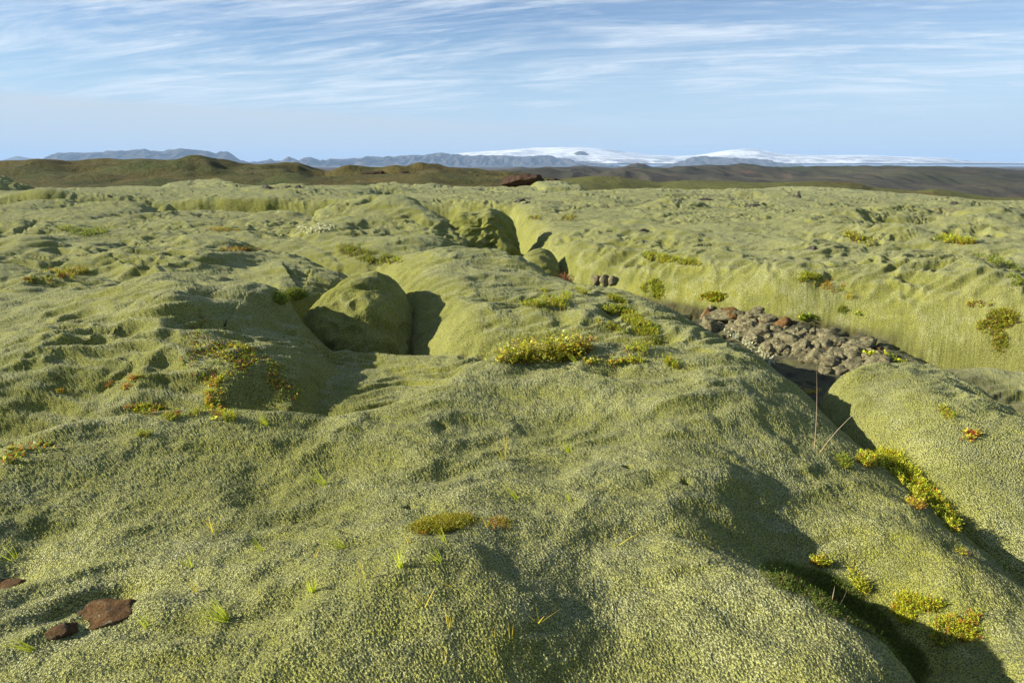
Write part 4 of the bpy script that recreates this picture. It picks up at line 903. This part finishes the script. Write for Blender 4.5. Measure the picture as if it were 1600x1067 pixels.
heath('heath_patch', [(1565,500,24,14,0),(1545,515,20,10,20),(1562,540,12,20)], 1500, 'large brown green heath patch on the bank at the right edge', [(3, YG), (3, GR), (2, BR), (1, OR)], (.03, .06))
heath('heath_patch', [(1528,478,18,5)], 130, 'brownish heath above the large patch at the right edge', [(2, BR), (2, YG), (1, OR)], (.03, .06))
heath('heath_patch', [(1480,648,18,6,25),(1470,640,10,4)], 150, 'green sprigs near the top of the large dome', HTH, (.015, .035), start=3.5)
heath('heath_patch', [(1520,678,16,5,10),(1512,688,10,4)], 40, 'yellow and red leaves scattered on the side of the large dome', [(3, YL), (2, RD)], (.015, .03), leafy=1, start=3)
heath('heath_patch', [(1560,412,40,5,18),(1585,440,14,8,20)], 280, 'green strip of heath in a fold of moss at the right edge', GRN, (.04, .07))
heath('heath_patch', [(1480,375,20,3),(1500,380,24,3)], 330, 'yellow green plants in the dip between the right hand swells', HTH, (.05, .1))
heath('heath_patch', [(1340,375,24,6,20)], 330, 'brown green heath in the little valley on the right', [(3, BR), (3, YG), (1, GR)], (.05, .1))
heath('heath_patch', [(890,342,12,4),(837,342,12,3),(850,305,10,2)], 330, 'brown heath patches in the moss beyond the tall boulder', [(3, BR), (2, YG), (2, GR)], (.05, .10))
heath('crevice_plant', [(1365,560,6,3),(1378,565,40,3,14),(1340,494,5,3)], 140, 'bright green plants at the foot of the bank behind the large dome', [(4, YG), (2, (.3, .4, .03))], (.05, .09), start=6.8, leafy=.6)
heath('crevice_plant', [(1262,499,14,4)], 60, 'green leaves on a ledge of the rubble wall', [(3, GR), (2, YG)], (.04, .08), start=8, leafy=.8)
heath('crevice_plant', [(1270,612,12,4),(1262,606,10,4)], 120, 'yellow orange sprigs at the left foot of the large dome', [(3, YL), (2, YG), (1, OR)], (.02, .05), start=4.6)
shrub('woolly_willow', [(1118,514,9,3,20),(1145,527,14,4,20),(1170,543,14,4,30),(1190,556,12,4,30),(1203,566,7,3,20)], 110, 'pale woolly willow along the crest in front of the rubble wall', PAL, .12, 8, .034, 'shrub', 5.0)
shrub('woolly_willow', [(490,361,24,5),(510,356,12,4)], 50, 'pale leaved willow far off left of the mound below the tall boulder', PAL, .13, 7, .06)
heath('dry_grass', [(885,444,12,5)], 120, 'rust red dry grass in the crevice beside the basalt blocks', [(3, (.30, .12, .04)), (2, BR)], (.06, .12), start=9.2, needle=3, cat='dry grass')
shrub('flower', [(823,403,4,2),(829,400,3,2)], 5, 'small pale yellow flowers by the small boulder in the crevice', [(1, (.75, .72, .40))], .10, 3, .035, 'flower', 11)

GT = [(360,968,36,-.75,26,'largest bright green grass tuft in the lower left foreground',.40),(487,926,22,.0,12,'small grass tuft right of the largest green tuft',.5),(628,886,22,-.15,14,'upright green grass tuft left of the lower centre',.25),(690,877,20,-.6,12,'short leaning green tuft below the yellow moss cushion',.4),
 (810,779,20,-.55,12,'pointed green tuft in the middle of the foreground mound',.2),(893,783,16,-.4,8,'narrow green sprig right of the pointed tuft',.2),(889,707,17,-.3,10,'narrow green tuft high on the foreground mound',.2),(413,860,24,-.45,7,'slim leaning green blade left of centre',.12),
 (548,855,34,-.95,14,'long leaning green tuft above the grass blades',.22),(512,756,26,-.8,18,'bright green tuft on the left shoulder of the foreground mound',.3),(420,664,18,-.6,14,'bright grass tuft just behind the foreground crest',.3),(27,873,20,-.5,10,'small green tuft near the left edge',.3),
 (62,1014,30,-1.1,20,'spreading green tuft in the lower left corner',.3),(697,846,18,-.3,7,'little green sprig at the foot of the yellow moss cushion',.2),(755,863,16,-1.3,10,'flat lying green tuft right of the short leaning tuft',.2),(303,885,16,-.6,10,'faint green tuft above the largest green tuft',.5),(234,978,18,-.6,6,'thin green tuft beside the bare brown stone',.2),
 (1000,567,12,-.2,9,'tiny green tuft on the foreground crest below the heath',.3),(902,566,14,-.7,8,'small green tuft on the crest in front of the willow',.3)]
for (u, v, hp, lean, nb, lab, sp) in GT: grass(u, v, hp, lean, nb, lab, (.50, .58, .03), (.68, .72, .06), sp, w=.0048 if v > 700 else .006)
GB = [(573,904,34,.15,3,'pair of yellow grass blades spreading in a v left of centre',.45),(662,946,36,-.1,3,'tall yellow blade with a bent one beside it near the lower centre',.5),(702,980,24,.0,4,'short yellow blades beside a dry stalk at the bottom',.15),(770,994,18,.2,1,'single short yellow blade at the bottom centre',.1),(798,997,16,0,2,'small pair of upright yellow blades right of the bottom centre',.1),
 (700,1036,18,-.2,3,'faint bent yellow blades near the bottom edge',.9),(840,970,22,.1,4,'thin yellow grass blades spreading below the middle of the foreground',.8),(958,855,30,.2,5,'spreading thin grass blades on the crease right of centre',.9),(789,718,32,-.3,7,'wispy yellow grass clump high on the foreground mound',.4),
 (490,872,12,.3,3,'short orange blade tip on the left foreground',.2),(640,848,16,-.1,4,'orange yellow blade beside the yellow moss cushion',.2),(762,824,14,-.2,5,'orange tinted blades right of the yellow moss cushion',.3),(335,830,20,.2,6,'dry and yellow blades in the left foreground',.7),(310,925,18,-.4,4,'thin yellow stems above the largest green tuft',.2),(712,915,18,-.7,3,'faint yellow blades right of the upright green tuft',.2)]
for (u, v, hp, lean, nb, lab, sp) in GB: grass(u, v, hp, lean, nb, lab, (.55, .50, .05), (.78, .58, .08), sp, 'grass_tuft', .0055, cat='grass blades')
for (u, v, hp, lean, nb, lab, sp) in [(1272,702,76,.03,1,'tall dry stalk standing by the dark crevice left of the large dome',.02),(1281,706,56,.24,1,'second dry stalk leaning right by the crevice left of the large dome',.02),(752,814,34,-.75,1,'pale dry stalk leaning over the foreground mound',.02),(694,974,30,-.75,1,'pale dry stalk by the short yellow blades',.02),(1303,947,20,.3,2,'pale twig sticking up at the edge of the shaded hollow',.3),(1306,715,24,.0,1,'short dry stalk in the shaded fold left of the heath band',.02)]:
    grass(u, v, hp, lean, nb, lab, (.34, .26, .15), (.46, .38, .26), sp, 'dry_stalk', .005, cat='dry stalk')
